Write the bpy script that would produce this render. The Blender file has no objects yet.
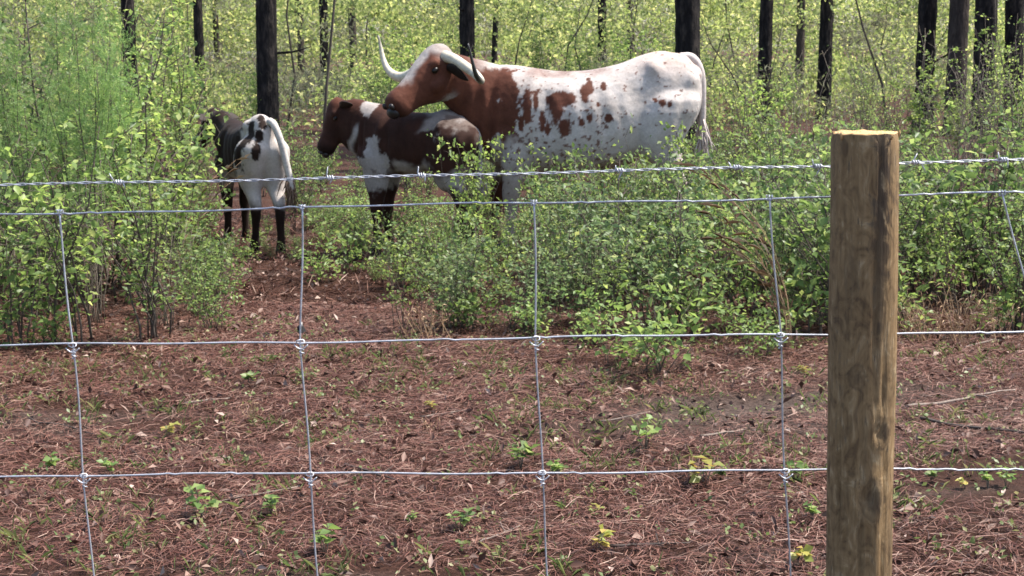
import bpy, math, random
import numpy as np
from mathutils import Vector, Matrix, noise

# ------------------------------------------------------------------ camera, sky, sun, exposure
S = bpy.context.scene
COL = S.collection
CAM_H, F, PITCH, ROLL = 1.54, 1500.0, math.radians(9.02), math.radians(-0.8)
cam_d = bpy.data.cameras.new('camera')
cam_d.sensor_width = 36.0
cam_d.lens = F / 1024 * 36.0
cam_d.clip_start, cam_d.clip_end = 0.05, 1500
cam = bpy.data.objects.new('camera', cam_d)
CM = Matrix.Rotation(math.pi / 2 - PITCH, 4, 'X') @ Matrix.Rotation(ROLL, 4, 'Z')
cam.matrix_world = Matrix.Translation((0, 0, CAM_H)) @ CM
COL.objects.link(cam)
S.camera = cam
cam_d.dof.use_dof = True
cam_d.dof.focus_distance = 3.2
cam_d.dof.aperture_fstop = 20.0

SUN_ELEV, SUN_AZ = math.radians(60), math.radians(78)     # azimuth clockwise from +Y (into the wood): sun to the right, a little beyond
sun_dir = Vector((math.cos(SUN_ELEV) * math.sin(SUN_AZ), math.cos(SUN_ELEV) * math.cos(SUN_AZ), math.sin(SUN_ELEV)))
W = bpy.data.worlds.new('World')
S.world = W
W.use_nodes = True
wn = W.node_tree
bg = wn.nodes['Background']
sky = wn.nodes.new('ShaderNodeTexSky')
sky.sky_type = 'NISHITA'
sky.sun_disc = False
sky.sun_elevation = SUN_ELEV
sky.sun_rotation = SUN_AZ
sky.air_density, sky.dust_density, sky.ozone_density = 1.0, 2.0, 1.0
wn.links.new(sky.outputs[0], bg.inputs[0])
bg.inputs[1].default_value = 0.15
sl = bpy.data.lights.new('sun', 'SUN')
sl.energy = 5.0
sl.angle = math.radians(1.2)
sl.color = (1.0, 0.95, 0.87)
so = bpy.data.objects.new('sun', sl)
so.rotation_euler = sun_dir.to_track_quat('Z', 'Y').to_euler()
so.location = (8, 4, 14)
COL.objects.link(so)
S.view_settings.view_transform = 'Standard'
S.view_settings.look = 'None'
S.view_settings.exposure = 1.0
S.view_settings.gamma = 1.0
S.view_settings.use_curve_mapping = False
S.render.engine = 'CYCLES'
cy = S.cycles
cy.use_denoising = True
cy.max_bounces, cy.diffuse_bounces, cy.glossy_bounces, cy.transmission_bounces, cy.transparent_max_bounces = 6, 4, 2, 4, 4
cy.sample_clamp_indirect = 6.0

rng = np.random.default_rng(7)
random.seed(7)


def P(px, py, Y):
    """world point at forward distance Y that the lens sees at (px, py): used to measure the place"""
    d = CM.to_3x3() @ Vector(((px - 512) / F, (288 - py) / F, -1.0))
    return Vector((0, 0, CAM_H)) + d * (Y / d.y)


def PX(px, Y):
    return (px - 512) / F * Y


# ------------------------------------------------------------------ helpers
def link(name, me, parent=None, loc=None):
    o = bpy.data.objects.new(name, me)
    COL.objects.link(o)
    if parent is not None:
        o.parent = parent
    if loc is not None:
        o.location = loc
    return o


def tag(o, label=None, cat=None, group=None, kind=None):
    if label: o['label'] = label
    if cat: o['category'] = cat
    if group: o['group'] = group
    if kind: o['kind'] = kind
    return o


def thing(name, label, cat, loc=(0, 0, 0), rz=0, group=None):
    o = link(name, None, loc=loc)
    o.empty_display_size = 0.1
    o.rotation_euler = (0, 0, rz)
    return tag(o, label, cat, group)


def mesh_np(name, v, f, mat=None, smooth=False):
    """v (n,3); f (m,3) or (m,4) array"""
    v = np.asarray(v, dtype=np.float32); f = np.asarray(f, dtype=np.int32)
    me = bpy.data.meshes.new(name)
    me.vertices.add(len(v)); me.vertices.foreach_set('co', v.ravel())
    k = f.shape[1]
    me.loops.add(f.size); me.loops.foreach_set('vertex_index', f.ravel())
    me.polygons.add(len(f))
    me.polygons.foreach_set('loop_start', np.arange(0, f.size, k, dtype=np.int32))
    if smooth:
        me.polygons.foreach_set('use_smooth', np.ones(len(f), dtype=bool))
    me.update(calc_edges=True)
    if mat is not None:
        me.materials.append(mat)
    return me


class MB:
    """collects vertices and triangles"""
    def __init__(self): self.v, self.f, self.n = [], [], 0
    def add(self, v, f):
        v = np.asarray(v, dtype=np.float64); f = np.asarray(f, dtype=np.int64)
        if f.shape[1] == 4:
            f = np.concatenate([f[:, [0, 1, 2]], f[:, [0, 2, 3]]])
        self.v.append(v); self.f.append(f + self.n); self.n += len(v)
    def mesh(self, name, mat=None, smooth=False):
        return mesh_np(name, np.concatenate(self.v), np.concatenate(self.f), mat, smooth)


def frames(pts):
    pts = np.asarray(pts, dtype=np.float64)
    t = np.gradient(pts, axis=0)
    t /= np.linalg.norm(t, axis=1)[:, None] + 1e-12
    ref = np.array([0.13, 0.21, 1.0]) if abs(t[:, 2]).mean() < 0.8 else np.array([1.0, 0.17, 0.1])
    a = np.cross(t, ref); a /= np.linalg.norm(a, axis=1)[:, None] + 1e-12
    b = np.cross(t, a)
    return pts, a, b


def tube(mb, pts, rad, k=6, cap=True):
    pts, a, b = frames(pts)
    n = len(pts)
    rad = np.broadcast_to(np.asarray(rad, dtype=np.float64), (n,))
    ang = np.arange(k) * 2 * math.pi / k
    ring = a[:, None, :] * np.cos(ang)[None, :, None] + b[:, None, :] * np.sin(ang)[None, :, None]
    v = pts[:, None, :] + ring * rad[:, None, None]
    v = v.reshape(-1, 3)
    i = np.arange(n - 1)[:, None] * k; j = np.arange(k)[None, :]; j2 = (j + 1) % k
    f = np.stack([i + j, i + j2, i + k + j2, i + k + j], -1).reshape(-1, 4)
    f = np.concatenate([f[:, [0, 1, 2]], f[:, [0, 2, 3]]])
    if cap:
        c0, c1 = len(v), len(v) + 1
        v = np.concatenate([v, pts[[0]], pts[[-1]]])
        jj = np.arange(k)
        f = np.concatenate([f, np.stack([np.full(k, c0), (jj + 1) % k, jj], -1),
                            np.stack([np.full(k, c1), (n - 1) * k + jj, (n - 1) * k + (jj + 1) % k], -1)])
    mb.add(v, f)


def unit(v):
    return v / (np.linalg.norm(v, axis=-1, keepdims=True) + 1e-12)


def leaves(mb, c, ax, nrm, L, Wd, fold=0.25, droop=0.0):
    """two-triangle folded leaves: c base (n,3), ax axis, nrm normal, L length, Wd half width"""
    ax = unit(ax); side = unit(np.cross(ax, nrm)); up = np.cross(side, ax)
    L = np.broadcast_to(L, (len(c),))[:, None]; Wd = np.broadcast_to(Wd, (len(c),))[:, None]
    tip = c + ax * L - np.array([0, 0, 1.0]) * L * droop
    mid = c + ax * L * 0.48
    l = mid + side * Wd + up * Wd * fold
    r = mid - side * Wd + up * Wd * fold
    v = np.stack([c, r, tip, l], 1).reshape(-1, 3)
    b = np.arange(len(c))[:, None] * 4
    f = np.concatenate([b + np.array([0, 1, 2]), b + np.array([0, 2, 3])])
    mb.add(v, f)


def rdir(n, up=0.0):
    d = rng.normal(size=(n, 3)); d[:, 2] += up
    return unit(d)


# ------------------------------------------------------------------ materials
def mat_new(name):
    m = bpy.data.materials.new(name)
    m.use_nodes = True
    nt = m.node_tree
    for n in list(nt.nodes): nt.nodes.remove(n)
    out = nt.nodes.new('ShaderNodeOutputMaterial')
    return m, nt, out


def N(nt, typ, **kw):
    n = nt.nodes.new(typ)
    for k, v in kw.items():
        if k in n.inputs.keys(): n.inputs[k].default_value = v
        else: setattr(n, k, v)
    return n


def ramp(nt, stops, interp='LINEAR'):
    r = nt.nodes.new('ShaderNodeValToRGB')
    el = r.color_ramp.elements
    while len(el) < len(stops): el.new(0.5)
    for e, (p, c) in zip(el, stops):
        e.position = p; e.color = (*c, 1)
    r.color_ramp.interpolation = interp
    return r


def mat_leaf(name, stops, trans=0.4, rough=0.45, objvar=0.25):
    m, nt, out = mat_new(name)
    g = N(nt, 'ShaderNodeNewGeometry')
    oi = N(nt, 'ShaderNodeObjectInfo')
    r = ramp(nt, stops)
    nt.links.new(g.outputs['Random Per Island'], r.inputs[0])
    hsv = N(nt, 'ShaderNodeHueSaturation')
    mr = N(nt, 'ShaderNodeMapRange'); mr.inputs[3].default_value = 1 - objvar; mr.inputs[4].default_value = 1 + objvar
    nt.links.new(oi.outputs['Random'], mr.inputs[0])
    nt.links.new(mr.outputs[0], hsv.inputs['Value'])
    nt.links.new(r.outputs[0], hsv.inputs['Color'])
    p = N(nt, 'ShaderNodeBsdfPrincipled', Roughness=rough)
    p.inputs['Specular IOR Level'].default_value = 0.35
    nt.links.new(hsv.outputs[0], p.inputs['Base Color'])
    t = N(nt, 'ShaderNodeBsdfTranslucent')
    b = N(nt, 'ShaderNodeHueSaturation', Saturation=1.05, Value=1.5)
    b.inputs['Hue'].default_value = 0.485
    nt.links.new(hsv.outputs[0], b.inputs['Color'])
    nt.links.new(b.outputs[0], t.inputs['Color'])
    mx = N(nt, 'ShaderNodeMixShader'); mx.inputs[0].default_value = trans
    nt.links.new(p.outputs[0], mx.inputs[1]); nt.links.new(t.outputs[0], mx.inputs[2])
    nt.links.new(mx.outputs[0], out.inputs[0])
    return m


def mat_noise(name, stops, scale=(8, 8, 8), detail=6, rough=0.85, bump=0.3, metal=0.0, bscale=None, bdist=0.01, spec=0.3, dist=0.0):
    m, nt, out = mat_new(name)
    tc = N(nt, 'ShaderNodeTexCoord')
    mp = N(nt, 'ShaderNodeMapping'); mp.inputs['Scale'].default_value = scale
    nt.links.new(tc.outputs['Object'], mp.inputs[0])
    n = N(nt, 'ShaderNodeTexNoise', Scale=1.0, Detail=detail, Distortion=dist); n.inputs['Roughness'].default_value = 0.65
    nt.links.new(mp.outputs[0], n.inputs[0])
    r = ramp(nt, stops)
    nt.links.new(n.outputs[0], r.inputs[0])
    p = N(nt, 'ShaderNodeBsdfPrincipled', Roughness=rough, Metallic=metal)
    p.inputs['Specular IOR Level'].default_value = spec
    nt.links.new(r.outputs[0], p.inputs['Base Color'])
    if bump:
        bn = N(nt, 'ShaderNodeBump', Strength=bump, Distance=bdist)
        nt.links.new(n.outputs[0], bn.inputs['Height']); nt.links.new(bn.outputs[0], p.inputs['Normal'])
    nt.links.new(p.outputs[0], out.inputs[0])
    return m


def mat_island(name, stops, rough=0.7, spec=0.25):
    m, nt, out = mat_new(name)
    g = N(nt, 'ShaderNodeNewGeometry')
    r = ramp(nt, stops)
    nt.links.new(g.outputs['Random Per Island'], r.inputs[0])
    p = N(nt, 'ShaderNodeBsdfPrincipled', Roughness=rough)
    p.inputs['Specular IOR Level'].default_value = spec
    nt.links.new(r.outputs[0], p.inputs['Base Color'])
    nt.links.new(p.outputs[0], out.inputs[0])
    return m


M = {}
M['leaf_mid'] = mat_leaf('leaf_mid', [(0, (.075, .13, .04)), (.45, (.13, .205, .062)), (.8, (.195, .275, .085)), (1, (.31, .37, .14))], .5)
M['leaf_blue'] = mat_leaf('leaf_blue', [(0, (.07, .12, .046)), (.5, (.125, .185, .075)), (.85, (.185, .25, .1)), (1, (.3, .34, .16))], .45)
M['leaf_fresh'] = mat_leaf('leaf_fresh', [(0, (.115, .18, .05)), (.5, (.19, .28, .075)), (.85, (.275, .36, .105)), (1, (.4, .43, .16))], .55)
M['leaf_far'] = mat_leaf('leaf_far', [(0, (.11, .15, .05)), (.4, (.2, .265, .085)), (.75, (.3, .36, .12)), (1, (.55, .54, .23))], .55, rough=.6)  # lightened far foliage: hazy glow put into the leaf colour
M['leaf_dull'] = mat_leaf('leaf_dull', [(0, (.07, .065, .045)), (.5, (.13, .13, .08)), (.8, (.15, .16, .09)), (1, (.22, .22, .13))], .35, rough=.7)
M['feather'] = mat_leaf('feather', [(0, (.11, .2, .06)), (.6, (.18, .3, .09)), (1, (.28, .38, .13))], .45)
M['leaf_bright'] = mat_leaf('leaf_bright', [(0, (.13, .21, .06)), (.6, (.2, .3, .085)), (1, (.33, .39, .13))], .45)
M['leaf_yellow'] = mat_leaf('leaf_yellow', [(0, (.2, .24, .06)), (.6, (.3, .28, .07)), (1, (.38, .27, .08))], .35)
M['grass'] = mat_leaf('grass', [(0, (.1, .15, .05)), (.5, (.16, .2, .07)), (1, (.28, .26, .12))], .35)
M['needle'] = mat_leaf('needle', [(0, (.05, .09, .03)), (1, (.1, .15, .05))], .3)
M['dry'] = mat_island('dry', [(0, (.2, .11, .06)), (.5, (.36, .23, .13)), (1, (.55, .41, .26))])
M['straw'] = mat_island('straw', [(0, (.035, .015, .012)), (.3, (.085, .031, .022)), (.6, (.145, .057, .039)), (.87, (.2, .1, .07)), (1, (.33, .22, .17))], rough=.6, spec=.3)
M['litter'] = mat_island('litter', [(0, (.05, .025, .02)), (.5, (.12, .06, .042)), (.85, (.2, .12, .09)), (1, (.38, .28, .23))], rough=.6, spec=.3)
M['stem'] = mat_noise('stem', [(.3, (.045, .035, .028)), (.7, (.12, .095, .075))], (20, 20, 6), bump=0)
M['stem_pale'] = mat_noise('stem_pale', [(.3, (.1, .08, .06)), (.7, (.22, .18, .14))], (20, 20, 6), bump=0)
M['bark'] = mat_noise('bark', [(.25, (.006, .0055, .006)), (.48, (.018, .016, .016)), (.62, (.05, .042, .037)), (.8, (.13, .1, .08))], (14, 14, 4.0), 9, .95, 1.0, bdist=.08, spec=.1)
M['bark_brown'] = mat_noise('bark_brown', [(.25, (.025, .02, .018)), (.5, (.06, .048, .042)), (.75, (.12, .095, .08))], (14, 14, 4.0), 9, .95, 1.0, bdist=.08, spec=.1)
M['twig'] = mat_noise('twig', [(.3, (.1, .075, .06)), (.7, (.3, .24, .2))], (30, 30, 30), bump=.3, bdist=.003)
M['twig_dark'] = mat_noise('twig_dark', [(.3, (.03, .023, .02)), (.7, (.09, .07, .06))], (30, 30, 30), bump=.3, bdist=.003)
M['char'] = mat_noise('char', [(.3, (.008, .008, .009)), (.8, (.04, .036, .036))], (40, 40, 20), bump=.6, bdist=.01)
M['ash'] = mat_noise('ash', [(.3, (.35, .33, .31)), (.8, (.6, .58, .55))], (60, 60, 60), bump=.3, bdist=.003)
M['wire'] = mat_noise('wire', [(.25, (.3, .31, .33)), (.5, (.5, .51, .55)), (.8, (.64, .65, .69))], (60, 60, 60), 4, .5, .15, metal=.55, bdist=.001, spec=.5)
M['horn'] = None
M['hoof'] = mat_noise('hoof', [(.3, (.02, .017, .015)), (.8, (.06, .05, .045))], (30, 30, 60), bump=.2, rough=.5)
M['eye'] = mat_noise('eye', [(0, (.006, .004, .003)), (1, (.012, .008, .006))], rough=.3, bump=0, spec=.3)
M['muzzle'] = mat_noise('muzzle', [(.3, (.012, .009, .009)), (.8, (.04, .03, .03))], (80, 80, 80), bump=.3, rough=.4, bdist=.002)


def mat_ground():
    m, nt, out = mat_new('forest_floor')
    tc = N(nt, 'ShaderNodeTexCoord')
    n1 = N(nt, 'ShaderNodeTexNoise', Scale=1.1, Detail=6.0); n1.inputs['Roughness'].default_value = .6
    n2 = N(nt, 'ShaderNodeTexNoise', Scale=42.0, Detail=10.0); n2.inputs['Roughness'].default_value = .75
    mp = N(nt, 'ShaderNodeMapping'); mp.inputs['Scale'].default_value = (.45, 1.3, 1); mp.inputs['Location'].default_value = (3.3, 1.2, 0)
    n3 = N(nt, 'ShaderNodeTexNoise', Scale=1.4, Detail=5.0)
    for n in (n1, n2): nt.links.new(tc.outputs['Object'], n.inputs[0])
    nt.links.new(tc.outputs['Object'], mp.inputs[0]); nt.links.new(mp.outputs[0], n3.inputs[0])
    a = ramp(nt, [(.25, (.022, .011, .008)), (.5, (.06, .027, .018)), (.75, (.13, .06, .04))])
    nt.links.new(n2.outputs[0], a.inputs[0])
    b = ramp(nt, [(.3, (.04, .028, .023)), (.5, (.11, .08, .066)), (.75, (.25, .195, .165))])
    nt.links.new(n2.outputs[0], b.inputs[0])
    msk = ramp(nt, [(.55, (0, 0, 0)), (.72, (.8, .8, .8))])
    nt.links.new(n3.outputs[0], msk.inputs[0])
    # trodden sandy patch behind the post
    sb = N(nt, 'ShaderNodeVectorMath', operation='SUBTRACT'); sb.inputs[1].default_value = (1.25, 6.2, 0); nt.links.new(tc.outputs['Object'], sb.inputs[0])
    sc = N(nt, 'ShaderNodeVectorMath', operation='MULTIPLY'); sc.inputs[1].default_value = (1 / 1.7, 1 / .7, 0); nt.links.new(sb.outputs[0], sc.inputs[0])
    ln = N(nt, 'ShaderNodeVectorMath', operation='LENGTH'); nt.links.new(sc.outputs[0], ln.inputs[0])
    ad = N(nt, 'ShaderNodeMath', operation='MULTIPLY_ADD'); ad.inputs[1].default_value = 1.3; nt.links.new(n1.outputs[0], ad.inputs[0]); nt.links.new(ln.outputs['Value'], ad.inputs[2])
    pt = ramp(nt, [(.45, (.75, .75, .75)), (.85, (0, 0, 0))])
    hv = N(nt, 'ShaderNodeMath', operation='MULTIPLY'); hv.inputs[1].default_value = .5; nt.links.new(ad.outputs[0], hv.inputs[0]); nt.links.new(hv.outputs[0], pt.inputs[0])
    mm = N(nt, 'ShaderNodeMath', operation='MAXIMUM'); nt.links.new(msk.outputs[0], mm.inputs[0]); nt.links.new(pt.outputs[0], mm.inputs[1])
    mx = N(nt, 'ShaderNodeMixRGB'); nt.links.new(mm.outputs[0], mx.inputs[0])
    nt.links.new(a.outputs[0], mx.inputs[1]); nt.links.new(b.outputs[0], mx.inputs[2])
    p = N(nt, 'ShaderNodeBsdfPrincipled', Roughness=.95); p.inputs['Specular IOR Level'].default_value = .15
    nt.links.new(mx.outputs[0], p.inputs['Base Color'])
    bn = N(nt, 'ShaderNodeBump', Strength=1.0, Distance=.035)
    nt.links.new(n2.outputs[0], bn.inputs['Height']); nt.links.new(bn.outputs[0], p.inputs['Normal'])
    nt.links.new(p.outputs[0], out.inputs[0])
    return m


M['ground'] = mat_ground()


KNOTS = [(.0408 * math.cos(a), .0408 * math.sin(a), z, r) for a, z, r in ((-1.62, .985, .016), (-1.85, .84, .013), (-1.25, 1.07, .013), (-1.5, 1.2, .01), (-1.2, .74, .016), (-2.2, 1.14, .011), (-1.75, 1.30, .009))]


def mat_post():
    """weathered round timber: olive-brown, long grain streaks, dark water stains and drying checks"""
    m, nt, out = mat_new('weathered_timber')
    tc = N(nt, 'ShaderNodeTexCoord')
    def tex(scale, detail, loc=(0, 0, 0), dist=0.0):
        mp = N(nt, 'ShaderNodeMapping'); mp.inputs['Scale'].default_value = scale; mp.inputs['Location'].default_value = loc
        nt.links.new(tc.outputs['Object'], mp.inputs[0])
        n = N(nt, 'ShaderNodeTexNoise', Scale=1.0, Detail=detail, Distortion=dist); n.inputs['Roughness'].default_value = .62
        nt.links.new(mp.outputs[0], n.inputs[0])
        return n
    grain = tex((190, 190, 16), 9, dist=.6)
    blot = tex((46, 46, 24), 9, (3, 1, .4), 1.8)
    stain = tex((34, 34, 7), 8, (1.3, 5.1, 2.2), .9)
    crack = tex((95, 95, 5), 5, (7.1, 2.0, .3), .4)
    base = ramp(nt, [(.3, (.155, .09, .04)), (.5, (.26, .16, .072)), (.7, (.38, .255, .13))])
    nt.links.new(grain.outputs[0], base.inputs[0])
    c2 = ramp(nt, [(.36, (.05, .032, .02)), (.44, (.17, .108, .052)), (.56, (.27, .18, .09)), (.68, (.46, .35, .21))])
    nt.links.new(blot.outputs[0], c2.inputs[0])
    mx = N(nt, 'ShaderNodeMixRGB'); mx.inputs[0].default_value = .6
    nt.links.new(base.outputs[0], mx.inputs[1]); nt.links.new(c2.outputs[0], mx.inputs[2])
    sm = ramp(nt, [(.52, (0, 0, 0)), (.66, (.45, .45, .45))])
    nt.links.new(stain.outputs[0], sm.inputs[0])
    ck = ramp(nt, [(.475, (0, 0, 0)), (.492, (.9, .9, .9)), (.508, (.9, .9, .9)), (.525, (0, 0, 0))])
    nt.links.new(crack.outputs[0], ck.inputs[0])
    cg = ramp(nt, [(.5, (0, 0, 0)), (.62, (1, 1, 1))]); nt.links.new(blot.outputs[0], cg.inputs[0])
    cm = N(nt, 'ShaderNodeMath', operation='MULTIPLY'); nt.links.new(ck.outputs[0], cm.inputs[0]); nt.links.new(cg.outputs[0], cm.inputs[1])
    last = N(nt, 'ShaderNodeMath', operation='MAXIMUM'); nt.links.new(sm.outputs[0], last.inputs[0]); nt.links.new(cm.outputs[0], last.inputs[1])
    for (kx, ky, kz, kr) in KNOTS:      # dark knots with a ring of tight grain
        sub = N(nt, 'ShaderNodeVectorMath', operation='SUBTRACT'); sub.inputs[1].default_value = (kx, ky, kz)
        nt.links.new(tc.outputs['Object'], sub.inputs[0])
        scl = N(nt, 'ShaderNodeVectorMath', operation='MULTIPLY'); scl.inputs[1].default_value = (1 / kr, 1 / kr, .6 / kr)
        nt.links.new(sub.outputs[0], scl.inputs[0])
        ln = N(nt, 'ShaderNodeVectorMath', operation='LENGTH'); nt.links.new(scl.outputs[0], ln.inputs[0])
        ad = N(nt, 'ShaderNodeMath', operation='MULTIPLY_ADD'); ad.inputs[1].default_value = .9; nt.links.new(blot.outputs[0], ad.inputs[0]); nt.links.new(ln.outputs['Value'], ad.inputs[2])
        kr_ = ramp(nt, [(.3, (.7, .7, .7)), (.42, (.2, .2, .2)), (.47, (.5, .5, .5)), (.54, (0, 0, 0))])
        dv = N(nt, 'ShaderNodeMath', operation='MULTIPLY'); dv.inputs[1].default_value = .33; nt.links.new(ad.outputs[0], dv.inputs[0])
        nt.links.new(dv.outputs[0], kr_.inputs[0])
        nx = N(nt, 'ShaderNodeMath', operation='MAXIMUM'); nt.links.new(last.outputs[0], nx.inputs[0]); nt.links.new(kr_.outputs[0], nx.inputs[1])
        last = nx
    mul = N(nt, 'ShaderNodeMath', operation='MULTIPLY'); mul.inputs[1].default_value = .85
    nt.links.new(last.outputs[0], mul.inputs[0])
    # long water stain that runs down from the sawn top on the road side
    sep = N(nt, 'ShaderNodeSeparateXYZ'); nt.links.new(tc.outputs['Object'], sep.inputs[0])
    def mr(src, a, b, lo=0.0, hi=1.0):
        r = N(nt, 'ShaderNodeMapRange'); r.clamp = True
        r.inputs[1].default_value, r.inputs[2].default_value, r.inputs[3].default_value, r.inputs[4].default_value = a, b, lo, hi
        nt.links.new(src, r.inputs[0]); return r
    wob = N(nt, 'ShaderNodeMath', operation='MULTIPLY_ADD'); wob.inputs[1].default_value = .05; 
    nt.links.new(blot.outputs[0], wob.inputs[0]); nt.links.new(sep.outputs[0], wob.inputs[2])
    s1 = mr(wob.outputs[0], .012, .02); s2 = mr(wob.outputs[0], .036, .03)
    zz = mr(sep.outputs[2], 1.10, 1.34)
    q = N(nt, 'ShaderNodeMath', operation='MULTIPLY'); nt.links.new(s1.outputs[0], q.inputs[0]); nt.links.new(s2.outputs[0], q.inputs[1])
    q2 = N(nt, 'ShaderNodeMath', operation='MULTIPLY'); nt.links.new(q.outputs[0], q2.inputs[0]); nt.links.new(zz.outputs[0], q2.inputs[1])
    q3 = N(nt, 'ShaderNodeMath', operation='MULTIPLY'); q3.inputs[1].default_value = .8; nt.links.new(q2.outputs[0], q3.inputs[0])
    mxm = N(nt, 'ShaderNodeMath', operation='MAXIMUM'); nt.links.new(mul.outputs[0], mxm.inputs[0]); nt.links.new(q3.outputs[0], mxm.inputs[1])
    dk = N(nt, 'ShaderNodeMixRGB'); nt.links.new(mxm.outputs[0], dk.inputs[0])
    nt.links.new(mx.outputs[0], dk.inputs[1]); dk.inputs[2].default_value = (.03, .022, .018, 1)
    p = N(nt, 'ShaderNodeBsdfPrincipled', Roughness=.78); p.inputs['Specular IOR Level'].default_value = .25
    nt.links.new(dk.outputs[0], p.inputs['Base Color'])
    bn = N(nt, 'ShaderNodeBump', Strength=.8, Distance=.004)
    nt.links.new(grain.outputs[0], bn.inputs['Height']); nt.links.new(bn.outputs[0], p.inputs['Normal'])
    nt.links.new(p.outputs[0], out.inputs[0])
    return m


def mat_endgrain():
    m, nt, out = mat_new('sawn_end_grain')
    tc = N(nt, 'ShaderNodeTexCoord')
    w = N(nt, 'ShaderNodeTexWave', Scale=60.0, Distortion=3.0, Detail=3.0); w.wave_type = 'RINGS'; w.rings_direction = 'Z'
    nt.links.new(tc.outputs['Object'], w.inputs[0])
    r = ramp(nt, [(0, (.32, .17, .055)), (.6, (.5, .3, .12)), (1, (.6, .4, .19))])
    nt.links.new(w.outputs[0], r.inputs[0])
    p = N(nt, 'ShaderNodeBsdfPrincipled', Roughness=.8)
    nt.links.new(r.outputs[0], p.inputs['Base Color'])
    nt.links.new(p.outputs[0], out.inputs[0])
    return m


def mat_coat(name):
    m, nt, out = mat_new(name)
    a = N(nt, 'ShaderNodeVertexColor'); a.layer_name = 'coat'
    tc = N(nt, 'ShaderNodeTexCoord')
    n = N(nt, 'ShaderNodeTexNoise', Scale=55.0, Detail=6.0); n.inputs['Roughness'].default_value = .7
    n2 = N(nt, 'ShaderNodeTexNoise', Scale=7.0, Detail=4.0)
    nt.links.new(tc.outputs['Object'], n.inputs[0]); nt.links.new(tc.outputs['Object'], n2.inputs[0])
    r = ramp(nt, [(.3, (.78, .77, .76)), (.7, (1.1, 1.1, 1.1))]); nt.links.new(n.outputs[0], r.inputs[0])
    r2 = ramp(nt, [(.3, (.86, .83, .8)), (.7, (1.05, 1.05, 1.05))]); nt.links.new(n2.outputs[0], r2.inputs[0])
    m1 = N(nt, 'ShaderNodeMixRGB', blend_type='MULTIPLY'); m1.inputs[0].default_value = 1
    m2 = N(nt, 'ShaderNodeMixRGB', blend_type='MULTIPLY'); m2.inputs[0].default_value = 1
    nt.links.new(a.outputs[0], m1.inputs[1]); nt.links.new(r.outputs[0], m1.inputs[2])
    nt.links.new(m1.outputs[0], m2.inputs[1]); nt.links.new(r2.outputs[0], m2.inputs[2])
    p = N(nt, 'ShaderNodeBsdfPrincipled', Roughness=.75); p.inputs['Specular IOR Level'].default_value = .12
    p.inputs['Sheen Weight'].default_value = .03
    nt.links.new(m2.outputs[0], p.inputs['Base Color'])
    bn = N(nt, 'ShaderNodeBump', Strength=.35, Distance=.006)
    nt.links.new(n.outputs[0], bn.inputs['Height']); nt.links.new(bn.outputs[0], p.inputs['Normal'])
    nt.links.new(p.outputs[0], out.inputs[0])
    return m


M['coat'] = mat_coat('coat')

# ------------------------------------------------------------------ ground
def gz(x, y):
    """height of the forest floor"""
    b = Vector((x * .5, y * .5, 0)); s = Vector((x * 2.3, y * 2.3, 4.0))
    return noise.noise(b) * .05 + noise.noise(s) * .022


def make_ground():
    xs = np.concatenate([np.linspace(-400, -30, 14)[:-1], np.linspace(-30, -6, 25)[:-1], np.linspace(-6, 6, 161), np.linspace(6, 30, 25)[1:], np.linspace(30, 400, 14)[1:]])
    ys = np.concatenate([np.linspace(-200, -5, 10)[:-1], np.linspace(-5, 3.5, 16)[:-1], np.linspace(3.5, 14, 150), np.linspace(14, 60, 60)[1:], np.linspace(60, 600, 20)[1:]])
    v = np.array([(x, y, gz(x, y)) for y in ys for x in xs])
    nx = len(xs)
    i = np.arange(len(ys) - 1)[:, None] * nx; j = np.arange(nx - 1)[None, :]
    f = np.stack([i + j, i + j + 1, i + nx + j + 1, i + nx + j], -1).reshape(-1, 4)
    return tag(link('ground', mesh_np('ground', v, f, M['ground'], True)), 'reddish brown forest floor of pine straw and sandy soil', 'ground', kind='structure')


make_ground()


def in_view(x, y, m=0.4):
    return abs(x) < .345 * y + m


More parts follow.
